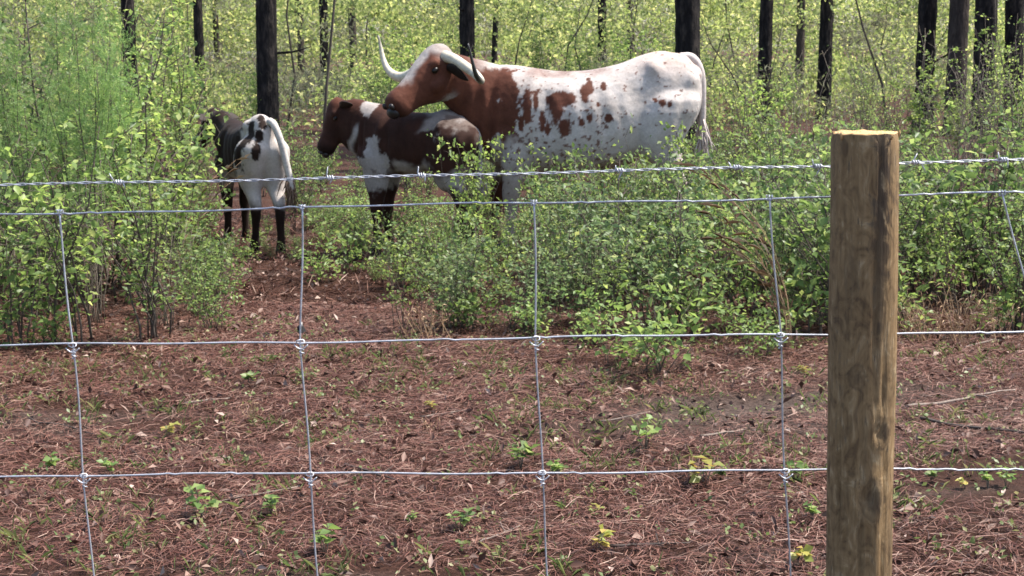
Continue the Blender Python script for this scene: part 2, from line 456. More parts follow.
# pine straw: long thin curved strips lying in many directions
def make_straw():
    mb = MB()
    n = 150000
    Y = np.sqrt(rng.uniform(4.0 ** 2, 9.3 ** 2, n))
    X = rng.uniform(-1, 1, n) * (.36 * Y + .5)
    # bare sandy patches stay thin
    keep = np.array([noise.noise(Vector((x * .9, y * 1.8, 7.0))) + rng.uniform(-.25, .35) > -.27 + .42 * max(0, 1 - math.hypot((x - 1.25) / 1.5, (y - 6.2) / .5)) for x, y in zip(X, Y)])
    X, Y = X[keep], Y[keep]
    n = len(X)
    Z = np.array([gz(x, y) for x, y in zip(X, Y)]) + rng.uniform(.002, .022, n)
    a = np.array([noise.noise(Vector((x * 1.7, y * 1.7, 20))) * 7 for x, y in zip(X, Y)]) + rng.normal(0, .95, n)
    L = rng.uniform(.03, .12, n); w = rng.uniform(.0004, .0014, n)
    tilt = rng.normal(0, .13, n)
    d = np.stack([np.cos(a), np.sin(a), tilt], -1)
    s = np.stack([-np.sin(a), np.cos(a), rng.normal(0, .4, n)], -1); s = unit(s)
    bend = rng.normal(0, .16, n)[:, None]
    c = np.stack([X, Y, Z], -1)
    p0 = c - d * (L / 2)[:, None]; p2 = c + d * (L / 2)[:, None]
    p1 = c + s * bend * L[:, None]
    p1[:, 2] = c[:, 2] + rng.uniform(0, .012, n)
    sw = s * w[:, None]
    v = np.stack([p0 - sw, p0 + sw, p1 - sw, p1 + sw, p2 - sw, p2 + sw], 1).reshape(-1, 3)
    b = np.arange(n)[:, None] * 6
    f = np.concatenate([b + np.array(t) for t in ((0, 1, 3), (0, 3, 2), (2, 3, 5), (2, 5, 4))])
    mb.add(v, f)
    n = 34000
    Y = np.sqrt(rng.uniform(9.0 ** 2, 15.0 ** 2, n)); X = rng.uniform(-1, 1, n) * (.36 * Y + .5)
    Z = np.array([gz(x, y) for x, y in zip(X, Y)]) + rng.uniform(.004, .03, n)
    nr = rdir(n, 1.0)
    leaves(mb, np.stack([X, Y, Z], -1), np.cross(nr, rdir(n)), nr, rng.uniform(.05, .14, n), rng.uniform(.0015, .004, n), .3, .05)
    tag(link('pine_straw', mb.mesh('pine_straw', M['straw'])), 'loose reddish pine needles strewn over the forest floor', 'pine straw', kind='stuff')
    # dead broad leaves and bark flakes
    mb = MB()
    n = 11000
    Y = np.sqrt(rng.uniform(4.0 ** 2, 12.5 ** 2, n)); X = rng.uniform(-1, 1, n) * (.36 * Y + .5)
    Z = np.array([gz(x, y) for x, y in zip(X, Y)]) + rng.uniform(.004, .022, n)
    nr = rdir(n, 1.6); ax = np.cross(nr, rdir(n))
    leaves(mb, np.stack([X, Y, Z], -1), ax, nr, rng.uniform(.015, .06, n), rng.uniform(.004, .015, n), .6, .05)
    n = 1500
    Y = np.sqrt(rng.uniform(4.0 ** 2, 10.0 ** 2, n)); X = rng.uniform(-1, 1, n) * (.36 * Y + .5)
    k = np.array([noise.noise(Vector((x * 1.3, y * 1.3, 31))) for x, y in zip(X, Y)]) + rng.uniform(-.3, .3, n) > 0
    X, Y = X[k], Y[k]; n = len(X)
    Z = np.array([gz(x, y) for x, y in zip(X, Y)]) + rng.uniform(.008, .03, n)
    nr = rdir(n, 1.1); ax = np.cross(nr, rdir(n))
    leaves(mb, np.stack([X, Y, Z], -1), ax, nr, rng.uniform(.025, .065, n), rng.uniform(.005, .012, n), .9, .15)
    tag(link('leaf_litter', mb.mesh('leaf_litter', M['litter'])), 'curled dead brown leaves and bark flakes scattered over the straw', 'leaf litter', kind='stuff')


make_straw()


def make_grass():
    mb = MB()
    n = 0
    cs, axs, Ls, ws = [], [], [], []
    for k in range(640):
        Y = math.sqrt(rng.uniform(4.1 ** 2, 8.4 ** 2)); X = rng.uniform(-1, 1) * (.36 * Y + .2)
        if noise.noise(Vector((X * 1.2, Y * 1.2, 3))) < -.05: continue
        m = int(rng.integers(5, 16)); r = rng.uniform(.01, .05)
        for i in range(m):
            x, y = X + rng.normal(0, r), Y + rng.normal(0, r)
            cs.append((x, y, gz(x, y)))
            d = rng.normal(size=3) * .55; d[2] = 1
            axs.append(d); Ls.append(rng.uniform(.03, .1)); ws.append(rng.uniform(.0012, .0025))
    n = len(cs)
    leaves(mb, np.array(cs), np.array(axs), rdir(n), np.array(Ls), np.array(ws), .2, .25)
    # tiny broad-leaved sprouts among it
    c = []
    for k in range(900):
        Y = math.sqrt(rng.uniform(4.1 ** 2, 8.6 ** 2)); X = rng.uniform(-1, 1) * (.36 * Y + .2)
        for i in range(int(rng.integers(3, 8))):
            x, y = X + rng.normal(0, .02), Y + rng.normal(0, .02)
            c.append((x, y, gz(x, y) + rng.uniform(.01, .05)))
    c = np.array(c); nr = rdir(len(c), 1.2)
    leaves(mb, c, np.cross(nr, rdir(len(c))), nr, rng.uniform(.012, .028, len(c)), rng.uniform(.004, .009, len(c)), .25)
    tag(link('ground_cover', mb.mesh('ground_cover', M['grass'])), 'sparse thin grass blades and tiny sprouts coming through the straw', 'grass', kind='stuff')


make_grass()

# ------------------------------------------------------------------ fence
def fy(px):
    return 1.95 - (px / 1024.0) * .085


WIRES = [((0, 214), (1024, 193)), ((0, 346), (1024, 331)), ((0, 476), (1024, 469))]


def wire_y(k, px):
    (x0, y0), (x1, y1) = WIRES[k]
    return y0 + (y1 - y0) * (px - x0) / (x1 - x0)


def make_fence():
    fence = thing('wire_fence', 'galvanised woven wire field fence of large rectangles crossing the whole foreground', 'fence', (0, 1.9, 0))
    off = np.array([0, 1.9, 0])
    R = .0012
    for k in range(3):
        xs = np.arange(-1302, 2450, 7.0)
        pts = []
        ph = rng.uniform(0, 6)
        crimps = set(xs[rng.integers(0, len(xs), 36)])
        for x in xs:
            y = wire_y(k, x) + 1.1 * math.sin(x * .011 + ph) + .5 * math.sin(x * .037 + 2 * ph)
            # tension crimps
            if x in crimps: y -= .6
            elif x - 7 in crimps: y += .6
            pts.append(np.array(P(x, y, fy(x))) - off)
        mb = MB(); tube(mb, pts, R, 8)
        link('line_wire', mb.mesh('line_wire', M['wire'], True), fence)
    # lower line wires down to the ground
    for h in (.52, .36, .22, .09):
        p0, p1 = np.array(P(-1302, 300, fy(-1302))) - off, np.array(P(2443, 300, fy(2443))) - off
        t = np.linspace(0, 1, 60)[:, None]
        pts = p0 * (1 - t) + p1 * t; pts[:, 2] = h + .03 * t[:, 0]
        mb = MB(); tube(mb, pts, R, 6)
        link('line_wire', mb.mesh('line_wire', M['wire'], True), fence)
    stays = [[(-176, 217), (-150, 349), (-128, 478)], [(59, 211), (73, 346), (84, 476), (93, 576)],
             [(302, 207), (301, 342), (310, 475), (318, 576)], [(534, 202), (536, 339), (542, 473), (548, 576)],
             [(770, 198), (780, 336), (785, 472), (790, 576)], [(1003, 193), (1038, 331), (1046, 470), (1056, 576)]]
    for q in (-1122, -886, -650, -412, 1236, 1470, 1704, 1938, 2172):      # the fence goes on to both sides
        stays.append([(q, 200), (q + 14, 340), (q + 22, 472), (q + 30, 576)])
    for s in stays:
        P3 = []
        for i, (x, y) in enumerate(s):
            w = fy(x)
            p = np.array(P(x, wire_y(i, x) if i < 3 else y, w - .0022)) - off
            P3.append(p)
        d = unit(P3[-1] - P3[-2])
        P3.append(P3[-1] + d * ((.08 - P3[-1][2]) / d[2]))
        P3 = np.array(P3)
        seg = np.r_[0, np.cumsum(np.linalg.norm(np.diff(P3, axis=0), axis=1))]
        tt = np.linspace(0, seg[-1], 90)
        pts = np.stack([np.interp(tt, seg, P3[:, i]) for i in range(3)], -1)
        pts[:, 0] += .0012 * np.sin(tt * 23 + s[0][0]); pts[:, 1] += .0008 * np.sin(tt * 31)
        mb = MB(); tube(mb, pts, .00115, 8)
        st = link('stay_wire', mb.mesh('stay_wire', M['wire'], True), fence)
        for i in range(3):      # knots where the stay is wrapped round the line wire
            c = P3[i]
            k = MB()
            if i == 0:          # top: the stay's end is twisted round the top line wire
                a = np.linspace(0, 4.6 * math.pi, 46)
                pts = np.stack([c[0] + np.linspace(-.004, .004, 46), c[1] + .0022 + .0033 * np.sin(a), c[2] + .0033 * np.cos(a)], -1)
                tube(k, pts, .0011, 6)
            else:               # a ring wire lies round the crossing, its tails bent down round the stay
                a = np.linspace(0, 2.2 * math.pi, 40)
                pts = np.stack([c[0] - .0005 + .0052 * np.cos(a), c[1] - .0022 + .0018 * np.sin(a * 2), c[2] + .0028 * np.sin(a)], -1)
                tube(k, pts, .00082, 6)
                a = np.linspace(0, 5.2 * math.pi, 60)
                u = np.linspace(0, 1, 60)
                pts = np.stack([c[0] + .0025 * np.cos(a) + .0012 * u, c[1] - .001 + .0025 * np.sin(a), c[2] - .006 - .012 * u], -1)
                tube(k, pts, .00082, 6)
                pts = np.stack([c[0] + np.linspace(-.0085, .0095, 14), c[1] - .0042 - .001 * np.sin(np.linspace(0, 3.1, 14)), c[2] - .0015 - .0075 * np.sin(np.linspace(.25, 2.9, 14))], -1)
                tube(k, pts, .00085, 6)
            link('knot', k.mesh('knot', M['wire'], True), st)
    # barbed wire strung above
    bw = thing('barbed_wire', 'single twisted strand of barbed wire strung above the woven fence', 'barbed wire', (0, 1.9, 0))
    key = [(-1302, 210), (0, 185), (200, 181), (420, 176), (640, 170), (832, 166), (897, 163), (1024, 160), (2450, 132)]
    xs = np.arange(-1302, 2450, 1.6)
    ys = np.interp(xs, [k[0] for k in key], [k[1] for k in key])
    core = np.array([np.array(P(x, y, fy(x) + .004)) for x, y in zip(xs, ys)]) - off
    core[:, 2] += .0007 * np.sin(xs * .02)
    for ph in (0, math.pi):
        a = xs * 2 * math.pi / 34.0 + 1.5 * np.sin(xs * .017) + ph
        pts = core.copy(); pts[:, 1] += .0011 * np.cos(a); pts[:, 2] += .0011 * np.sin(a)
        mb = MB(); tube(mb, pts, .00082, 6)
        link('strand', mb.mesh('strand', M['wire'], True), bw)
    for bx in (-1080, -860, -640, -400, -180, 118, 330, 421, 620, 736, 818, 916, 1003, 1220, 1450, 1690, 1900, 2130):
        i = int(np.argmin(abs(xs - bx))); c = core[i]
        k = MB()
        a = np.linspace(0, 5.2 * math.pi, 50)
        tube(k, np.stack([c[0] + np.linspace(-.004, .004, 50), c[1] + .0028 * np.cos(a), c[2] + .0028 * np.sin(a)], -1), .0009, 6)
        r = random.Random(bx)
        for sx in (-1, 1):
            b0 = c + np.array([sx * .005, 0, .002 * sx])
            sgn = 1 if sx < 0 else -1
            L = r.uniform(.007, .017)
            b1 = b0 + np.array([r.uniform(-.6, .6) * L, r.uniform(-.4, .2) * L, sgn * L])
            tube(k, [b0, (b0 * .4 + b1 * .6), b1], [.0010, .0009, .0003], 6)
        link('barb', k.mesh('barb', M['wire'], True), bw)
    return fence


make_fence()


def make_post():
    Yp = fy(862) - .052
    top = np.array(P(864, 133, Yp)); low = np.array(P(858.5, 576, Yp))
    d = (top - low) / (top[2] - low[2])
    base = low - d * low[2]
    post = thing('fence_post', 'round weathered brown timber post with a freshly sawn pale top, standing in the wire fence', 'post', tuple(base))
    k, nr, H, R0 = 72, 150, top[2], .0408
    v = []
    rr = random.Random(3)
    checks = [(rr.uniform(0, 2 * math.pi), rr.uniform(.5, 1.3), rr.uniform(.15, .5)) for _ in range(9)] + [(-1.35, 1.28, .32), (-1.75, .93, .3), (-1.05, 1.02, .25)]
    knots = [(-1.6, .985, .02), (-1.75, .84, .016), (-1.2, 1.07, .014)]
    for i in range(nr + 1):
        z = -.35 + (H + .35) * i / nr
        for j in range(k):
            a = 2 * math.pi * j / k
            R = R0 * (1 + .05 * (1 - z / H) * .6)
            p = Vector((math.cos(a) * 1.4, math.sin(a) * 1.4, z * 3.5))
            r = R + noise.noise(p) * .0028 + noise.noise(Vector((math.cos(a) * 7, math.sin(a) * 7, z * 7))) * .0011
            for (ca, cz, cl) in checks:
                da = (a - ca + math.pi) % (2 * math.pi) - math.pi - .05 * math.sin(z * 14)
                if abs(da) < .06 and abs(z - cz) < cl:
                    r -= .0035 * (1 - abs(da) / .06) * (1 - abs(z - cz) / cl)
            for (ca, cz, cr) in knots:
                da = ((a - ca + math.pi) % (2 * math.pi) - math.pi) * R
                dd = math.hypot(da, (z - cz) * .7) / cr
                if dd < 1.6: r += .003 * math.exp(-((dd - .9) / .3) ** 2) - .003 * math.exp(-(dd / .45) ** 2)
            if i == nr: r -= .0012 + .0012 * rr.random()
            zz = z + (noise.noise(Vector((math.cos(a) * 3, math.sin(a) * 3, 9))) * .0015 if i == nr else 0)
            v.append((d[0] * z + math.cos(a) * r, d[1] * z + math.sin(a) * r, zz))
    v = np.array(v)
    i = np.arange(nr)[:, None] * k; j = np.arange(k)[None, :]; j2 = (j + 1) % k
    f = np.stack([i + j, i + j2, i + k + j2, i + k + j], -1).reshape(-1, 4)
    link('shaft', mesh_np('shaft', v, f, mat_post(), True), post)
    # sawn top: a shallow ragged disc
    tv = v[nr * k:].copy(); c = tv.mean(0)
    rings = [c + (tv - c) * s + np.array([0, 0, .0012]) for s in (.99, .8, .5, .2)]
    rings.insert(0, tv.copy())
    vv = np.concatenate(rings + [c[None] + np.array([0, 0, .0014])]) - np.array([0, 0, 0])
    ff = []
    for r_ in range(4):
        for q in range(k):
            ff.append((r_ * k + q, r_ * k + (q + 1) % k, (r_ + 1) * k + (q + 1) % k)); ff.append((r_ * k + q, (r_ + 1) * k + (q + 1) % k, (r_ + 1) * k + q))
    for q in range(k): ff.append((4 * k + q, 4 * k + (q + 1) % k, 5 * k))
    vv[k:, 2] += .0009 * np.array([noise.noise(Vector((x * 300, y * 60, 2))) for x, y, z in vv[k:]])
    tp = link('sawn_top', mesh_np('sawn_top', vv - c, ff, mat_endgrain(), False), post, tuple(c))
    tag(tp, 'pale yellow freshly sawn end grain of the post')
    # splinters left by the saw at the rim
    for ang, L in ((-2.5, .014), (-.15, .012), (-.9, .006)):
        mb = MB()
        b0 = c + np.array([math.cos(ang) * .040, math.sin(ang) * .040, -.006])
        tube(mb, [b0, b0 + np.array([math.cos(ang) * .002, math.sin(ang) * .003, L * .5]), b0 + np.array([math.cos(ang) * .002, math.sin(ang) * .004, L * .75])], [.0016, .0012, .0003], 5)
        link('splinter', mb.mesh('splinter', bpy.data.materials['sawn_end_grain']), post)


make_post()

# ------------------------------------------------------------------ cattle
def loft(mb, secs, k=20, pw=2.3):
    """secs: (centre, axis1*half, axis2*half): closed loft of superellipse rings"""
    ang = np.arange(k) * 2 * math.pi / k
    ca, sa = np.cos(ang), np.sin(ang)
    e = 2.0 / pw
    ca = np.sign(ca) * np.abs(ca) ** e; sa = np.sign(sa) * np.abs(sa) ** e
    v = np.concatenate([np.asarray(c)[None] + ca[:, None] * np.asarray(a)[None] + sa[:, None] * np.asarray(b)[None] for c, a, b in secs])
    n = len(secs)
    i = np.arange(n - 1)[:, None] * k; j = np.arange(k)[None, :]; j2 = (j + 1) % k
    f = np.stack([i + j, i + j2, i + k + j2, i + k + j], -1).reshape(-1, 4)
    f = np.concatenate([f[:, [0, 1, 2]], f[:, [0, 2, 3]]])
    c0, c1 = len(v), len(v) + 1
    v = np.concatenate([v, np.asarray(secs[0][0])[None], np.asarray(secs[-1][0])[None]])
    jj = np.arange(k)
    f = np.concatenate([f, np.stack([np.full(k, c0), (jj + 1) % k, jj], -1), np.stack([np.full(k, c1), (n - 1) * k + jj, (n - 1) * k + (jj + 1) % k], -1)])
    mb.add(v, f)


def interp_secs(rows, n):
    """smooth rows of numbers (first column is the parameter)"""
    rows = np.array(rows, dtype=float)
    t = rows[:, 0]; tt = np.linspace(t[0], t[-1], n)
    out = [tt]
    for c in range(1, rows.shape[1]):
        y = rows[:, c]
        m = np.gradient(y, t)
        idx = np.clip(np.searchsorted(t, tt) - 1, 0, len(t) - 2)
        h = t[idx + 1] - t[idx]; s = (tt - t[idx]) / h
        out.append((2 * s**3 - 3 * s**2 + 1) * y[idx] + (s**3 - 2 * s**2 + s) * h * m[idx] + (-2 * s**3 + 3 * s**2) * y[idx + 1] + (s**3 - s**2) * h * m[idx + 1])
    return np.stack(out, -1)


def sstep(a, b, x):
    t = min(1, max(0, (x - a) / (b - a))); return t * t * (3 - 2 * t)


def fbm(x, y, z, s, o=3):
    r, a = 0, 1.0
    for i in range(o):
        r += a * noise.noise(Vector((x * s + 11 * i, y * s, z * s))); a *= .55; s *= 2.1
    return r


def make_bovine(root, s, lenf, depthf, widf, legs, poll, hdir, hs, neck_in, coat, jaw=1.0, vox=.016, drop=0.0):
    """body, neck, head and legs as one continuous skin.  Local +x is the animal's front, +y its left side."""
    mb = MB()
    top = [(-.86, 1.30, 1.06, .10), (-.80, 1.42, .95, .20), (-.64, 1.50, .84, .275), (-.45, 1.495, .72, .30), (-.22, 1.415, .635, .35),
           (.05, 1.37, .59, .385), (.3, 1.375, .585, .37), (.52, 1.41, .60, .315), (.70, 1.42, .645, .265), (.84, 1.36, .72, .2), (.93, 1.24, .83, .11)]
    rows = []
    for x, zt, zb, hw in top:
        zt -= drop * sstep(.3, -.8, x) + drop * .6 * sstep(-.45, -.86, x)
        zb = zt - (zt - zb) * depthf
        if s < .9: hw *= 1 - .2 * sstep(-.2, -.6, x)
        rows.append((x * lenf * s, zt * s, zb * s, hw * widf * s))
    secs = []
    for x, zt, zb, hw in interp_secs(rows, 34):
        secs.append(((x, 0, (zt + zb) / 2), (0, hw, 0), (0, 0, (zt - zb) / 2)))
    loft(mb, secs, 28, 2.25)
    # hip bones, pin bones, withers, shoulder muscle, thigh muscle, brisket
    for sg in (-1, 1):
        for (x, y, z, r) in ((-.46, .18, 1.35, .08), (-.78, .09, 1.32, .08), (.55, .16, 1.02, .2), (.62, .18, .86, .14), (-.6, .14, 1.1, .22), (-.5, .17, .93, .16)):
            if s < .9: r *= .86
            c = np.array([x * lenf * s, sg * y * widf * s, (z - (drop * 1.5 * sstep(.3, -.8, x))) * s])
            loft(mb, [(c + np.array([q * r * s, 0, 0]), (0, math.sqrt(1 - q * q) * r * .72 * s + 1e-4, 0), (0, 0, math.sqrt(1 - q * q) * r * 1.15 * s + 1e-4)) for q in (-.98, -.8, -.4, 0, .4, .8, .98)], 12, 2)
    # legs
    for key, pth in legs.items():
        p0 = pth[0]; pth = [(p0[0], p0[1] * .45, p0[2] + .16, p0[3] * .3)] + list(pth)
        pts = np.array([p[:3] for p in pth]); rad = np.array([p[3] for p in pth])
        pts = pts * np.array([lenf * s, widf * s, s]); rad = rad * s * (1.0 if s > .9 else 1.1)
        rows = np.concatenate([np.arange(len(pts))[:, None], pts, rad[:, None]], 1)
        sc = interp_secs(rows, 26)
        loft(mb, [((q[1], q[2], q[3]), (q[4] * (1.25 if q[0] < 3.5 else 1.05), 0, 0), (0, q[4] * (.85 if q[0] < 3.5 else .9), 0)) for q in sc][::-1], 14, 2)
    # head frame
    f = unit(np.array(hdir, dtype=float)); lat = unit(np.cross(np.array([0, 0, 1.0]), f)); u = np.cross(f, lat)
    if u[2] < 0: u = -u
    poll = np.array(poll, dtype=float)
    hr = [(-.03, .05, .06, -.07), (.02, .095, .095, -.085), (.08, .135, .118, -.115), (.16, .15, .118, -.14), (.24, .14, .1, -.14), (.33, .108, .08, -.125), (.42, .092, .076, -.112), (.485, .088, .084, -.107), (.53, .072, .074, -.107), (.555, .035, .04, -.105)]
    sec = []
    for q in interp_secs(hr, 22):
        sec.append((poll + f * q[0] * hs + u * q[3] * hs, lat * q[2] * hs, u * q[1] * hs * jaw))
    loft(mb, sec, 22, 2.35)
    for sg in (-1, 1):      # brow and cheek
        for (a, b_, c_, r) in ((.14, .1, -.045, .035), (.2, .085, -.17, .06)):
            c = poll + f * a * hs + lat * sg * b_ * hs + u * c_ * hs
            loft(mb, [(c + f * q * r * hs * 1.3, lat * math.sqrt(1 - q * q) * r * hs, u * math.sqrt(1 - q * q) * r * hs) for q in (-.97, -.7, 0, .7, .97)], 10, 2)
    # neck: through given stations to the back of the head
    end = poll + f * .1 * hs + u * -.12 * hs
    st = [np.array(p[:3]) for p in neck_in] + [end]
    hh = [p[3] for p in neck_in] + [.13 * hs]; hw = [p[4] for p in neck_in] + [.1 * hs]
    rows = [(i, *st[i], hh[i], hw[i]) for i in range(len(st))]
    sc = interp_secs(rows, 16)
    dv = unit(st[-1] - st[0]); ln = unit(np.cross(np.array([0, 0, 1.0]), dv)); un = np.cross(dv, ln)
    if un[2] < 0: un = -un
    loft(mb, [(q[1:4], ln * q[5], un * q[4]) for q in sc], 20, 2.1)
    tmp = link('tmp', mb.mesh('tmp'))
    md = tmp.modifiers.new('r', 'REMESH'); md.mode = 'VOXEL'; md.voxel_size = vox
    sm = tmp.modifiers.new('s', 'SMOOTH'); sm.factor = .5; sm.iterations = 14
    dg = bpy.context.evaluated_depsgraph_get()
    me = bpy.data.meshes.new_from_object(tmp.evaluated_get(dg))
    bpy.data.objects.remove(tmp)
    me.name = 'body'
    n = len(me.vertices)
    co = np.empty(n * 3, dtype=np.float32); me.vertices.foreach_get('co', co); co = co.reshape(-1, 3)
    # ribs, flank hollow, shoulder blade, loose neck skin under the hide
    me.update()
    nr = np.empty(n * 3, dtype=np.float32); me.vertices.foreach_get('normal', nr); nr = nr.reshape(-1, 3)
    for i in range(n):
        p = co[i].astype(float); x, y, z = p[0] / (lenf * s), p[1] / s, p[2] / s
        d = 0.0
        if abs(y) > .1 and z > .5:
            d += .0035 * math.sin((x - .25 * z) * 44) * sstep(-.32, -.18, x) * sstep(.45, .25, x) * sstep(.75, .95, z) * sstep(1.35, 1.2, z)
            d -= .026 * math.exp(-((x + .33) / .11) ** 2 - ((z - (1.2 - drop)) / .13) ** 2)
            d -= .024 * math.exp(-((x - .36) / .06) ** 2 - ((z - 1.1) / .2) ** 2)
            d += .02 * math.exp(-((x - .52 + .3 * (z - 1.1)) / .05) ** 2 - ((z - 1.15) / .17) ** 2)
            d -= .016 * math.exp(-((x + .68) / .05) ** 2 - ((z - 1.0) / .2) ** 2)
            d += .03 * math.exp(-((x + .46) / .07) ** 2 - ((z - (1.38 - drop)) / .06) ** 2) + .02 * math.exp(-((x + .78) / .06) ** 2 - ((z - (1.3 - 1.5 * drop)) / .06) ** 2)
            d += .008 * math.sin(x * 55 + 5 * z) * sstep(.68, .8, x) * sstep(1.1, .98, x) * sstep(1.35, 1.2, z)
        d += .004 * noise.noise(Vector((p[0] * 9, p[1] * 9, p[2] * 9))) + .0018 * noise.noise(Vector((p[0] * 30, p[1] * 30, p[2] * 30)))
        co[i] += nr[i] * d * s
    me.vertices.foreach_set('co', co.ravel()); me.update()
    me.polygons.foreach_set('use_smooth', np.ones(len(me.polygons), dtype=bool))
    at = me.color_attributes.new('coat', 'FLOAT_COLOR', 'POINT')
    cols = np.ones((n, 4), dtype=np.float32)
    for i in range(n):
        p = co[i].astype(float)
        r = p - poll
        cols[i, :3] = coat(p[0], p[1], p[2], (r @ f) / hs, (r @ lat) / hs, (r @ u) / hs)
    at.data.foreach_set('color', cols.ravel())
    me.materials.clear(); me.materials.append(M['coat'])
    body = link('body', me, root)
    H = dict(f=f, lat=lat, u=u, poll=poll, hs=hs)
    # eyes, nostrils, ears
    def blob(name, c, a, b, cc, mat, par):
        m2 = MB()
        loft(m2, [(c + cc * q, a * math.sqrt(max(1e-4, 1 - q * q)), b * math.sqrt(max(1e-4, 1 - q * q))) for q in np.sin(np.linspace(-1.5, 1.5, 9))], 12, 2)
        return link(name, m2.mesh(name, mat, True), par)
    for sg in (-1, 1):
        c = poll + f * .175 * hs + lat * sg * .112 * hs + u * -.075 * hs
        blob('eye', c, f * .026 * hs, u * .02 * hs, lat * sg * .018 * hs, M['eye'], root)
        c = poll + f * .548 * hs + lat * sg * .046 * hs + u * -.072 * hs
        blob('nostril', c, lat * .02 * hs, u * .024 * hs, f * .018 * hs, M['muzzle'], root)
    c = poll + f * .545 * hs + u * -.125 * hs
    blob('muzzle_pad', c, lat * .062 * hs, u * .045 * hs, f * .04 * hs, M['muzzle'], root)
    return body, H


def add_ear(root, H, sg, direction, L, mat, at=(.05, .1, -.1)):
    f, lat, u, poll, hs = H['f'], H['lat'], H['u'], H['poll'], H['hs']
    b = poll + f * at[0] * hs + lat * sg * at[1] * hs + u * at[2] * hs
    d = unit(f * direction[0] + lat * sg * direction[1] + u * direction[2])
    fl = unit(np.cross(d, f)); th = np.cross(d, fl)
    mb = MB()
    rows = [(0, .028, .022), (.25, .055, .02), (.55, .062, .014), (.8, .042, .01), (1, .01, .005)]
    sec = []
    for q in interp_secs(rows, 12):
        bend = -.04 * q[0] ** 2
        sec.append((b + d * q[0] * L + np.array([0, 0, bend]), fl * q[1] * hs, th * q[2] * hs))
    loft(mb, sec, 14, 2)
    return link('ear', mb.mesh('ear', mat, True), root)


def mat_plain_coat(name, c):
    return mat_noise(name, [(.3, tuple(x * .7 for x in c)), (.7, tuple(x * 1.2 for x in c))], (40, 40, 40), bump=.3, bdist=.004, rough=.75)


def mat_horn():
    m, nt, out = mat_new('horn')
    a = N(nt, 'ShaderNodeVertexColor'); a.layer_name = 'coat'
    tc = N(nt, 'ShaderNodeTexCoord')
    n = N(nt, 'ShaderNodeTexNoise', Scale=40.0, Detail=5.0); nt.links.new(tc.outputs['Object'], n.inputs[0])
    r = ramp(nt, [(.3, (.75, .74, .72)), (.7, (1.1, 1.1, 1.1))]); nt.links.new(n.outputs[0], r.inputs[0])
    mx = N(nt, 'ShaderNodeMixRGB', blend_type='MULTIPLY'); mx.inputs[0].default_value = 1
    nt.links.new(a.outputs[0], mx.inputs[1]); nt.links.new(r.outputs[0], mx.inputs[2])
    p = N(nt, 'ShaderNodeBsdfPrincipled', Roughness=.42)
    nt.links.new(mx.outputs[0], p.inputs['Base Color']); nt.links.new(p.outputs[0], out.inputs[0])
    return m


M['horn'] = mat_horn()


def add_horn(root, pts, r0, dark_from):
    rows = [(i, *p) for i, p in enumerate(pts)]
    q = interp_secs(rows, 40)
    t = np.linspace(0, 1, 40)
    rad = r0 * (1 - t ** 1.6 * .88)
    mb = MB(); tube(mb, q[:, 1:4], rad, 14)
    me = mb.mesh('horn', M['horn'], True)
    cols = np.ones((len(me.vertices), 4), dtype=np.float32)
    for i in range(len(me.vertices)):
        tt = min(39, i // 14) / 39
        k = sstep(dark_from - .12, dark_from + .1, tt + .05 * noise.noise(me.vertices[i].co * 30))
        a, b = np.array([.6, .54, .42]), np.array([.03, .026, .024])
        cols[i, :3] = a * (1 - k) + b * k
    me.color_attributes.new('coat', 'FLOAT_COLOR', 'POINT').data.foreach_set('color', cols.ravel())
    return link('horn', me, root)


def add_hoof(root, x, y, s):
    mb = MB()
    for sg in (-1, 1):
        loft(mb, [((x + .012 * s, y + sg * .027 * s, 0.0), (.062 * s, 0, 0), (0, .026 * s, 0)), ((x + .006 * s, y + sg * .027 * s, .04 * s), (.055 * s, 0, 0), (0, .026 * s, 0)),
                  ((x - .005 * s, y + sg * .025 * s, .075 * s), (.045 * s, 0, 0), (0, .025 * s, 0))], 10, 2)
    link('hoof', mb.mesh('hoof', M['hoof']), root)


def add_tail(root, pts, r0, r1, tassel, mat_a, mat_b):
    q = interp_secs([(i, *p) for i, p in enumerate(pts)], 26)[:, 1:4]
    mb = MB(); tube(mb, q, np.linspace(r0, r1, 26), 10)
    t = link('tail', mb.mesh('tail', mat_a, True), root)
    mb = MB()
    for i in range(60):
        b = q[-1 - int(rng.integers(0, 6))]
        e = b + np.array([rng.normal(0, tassel * .16), rng.normal(0, tassel * .16), -tassel * rng.uniform(.6, 1)])
        tube(mb, [b, b * .5 + e * .5 + rng.normal(0, .012, 3), e], [.006, .007, .0015], 4)
    link('tail_switch', mb.mesh('tail_switch', mat_b), t)


LEGS = {
    'fl': [(.60, .15, .98, .15), (.58, .19, .80, .115), (.59, .18, .62, .08), (.61, .165, .46, .066), (.6, .16, .30, .046), (.6, .16, .16, .044), (.61, .16, .09, .054), (.63, .16, .03, .056)],
    'fr': [(.60, -.15, .98, .15), (.60, -.19, .80, .115), (.64, -.18, .62, .08), (.68, -.165, .46, .066), (.69, -.16, .30, .046), (.70, -.16, .16, .044), (.71, -.16, .09, .054), (.73, -.16, .03, .056)],
    'hl': [(-.58, .17, 1.16, .2), (-.52, .2, .93, .185), (-.52, .2, .76, .13), (-.62, .185, .62, .088), (-.70, .175, .49, .066), (-.68, .17, .31, .048), (-.66, .17, .16, .046), (-.64, .17, .09, .056), (-.62, .17, .03, .058)],
    'hr': [(-.58, -.17, 1.16, .2), (-.55, -.2, .93, .185), (-.57, -.2, .76, .13), (-.69, -.185, .62, .088), (-.78, -.175, .49, .066), (-.77, -.17, .31, .048), (-.76, -.17, .16, .046), (-.74, -.17, .09, .056), (-.72, -.17, .03, .058)],
}


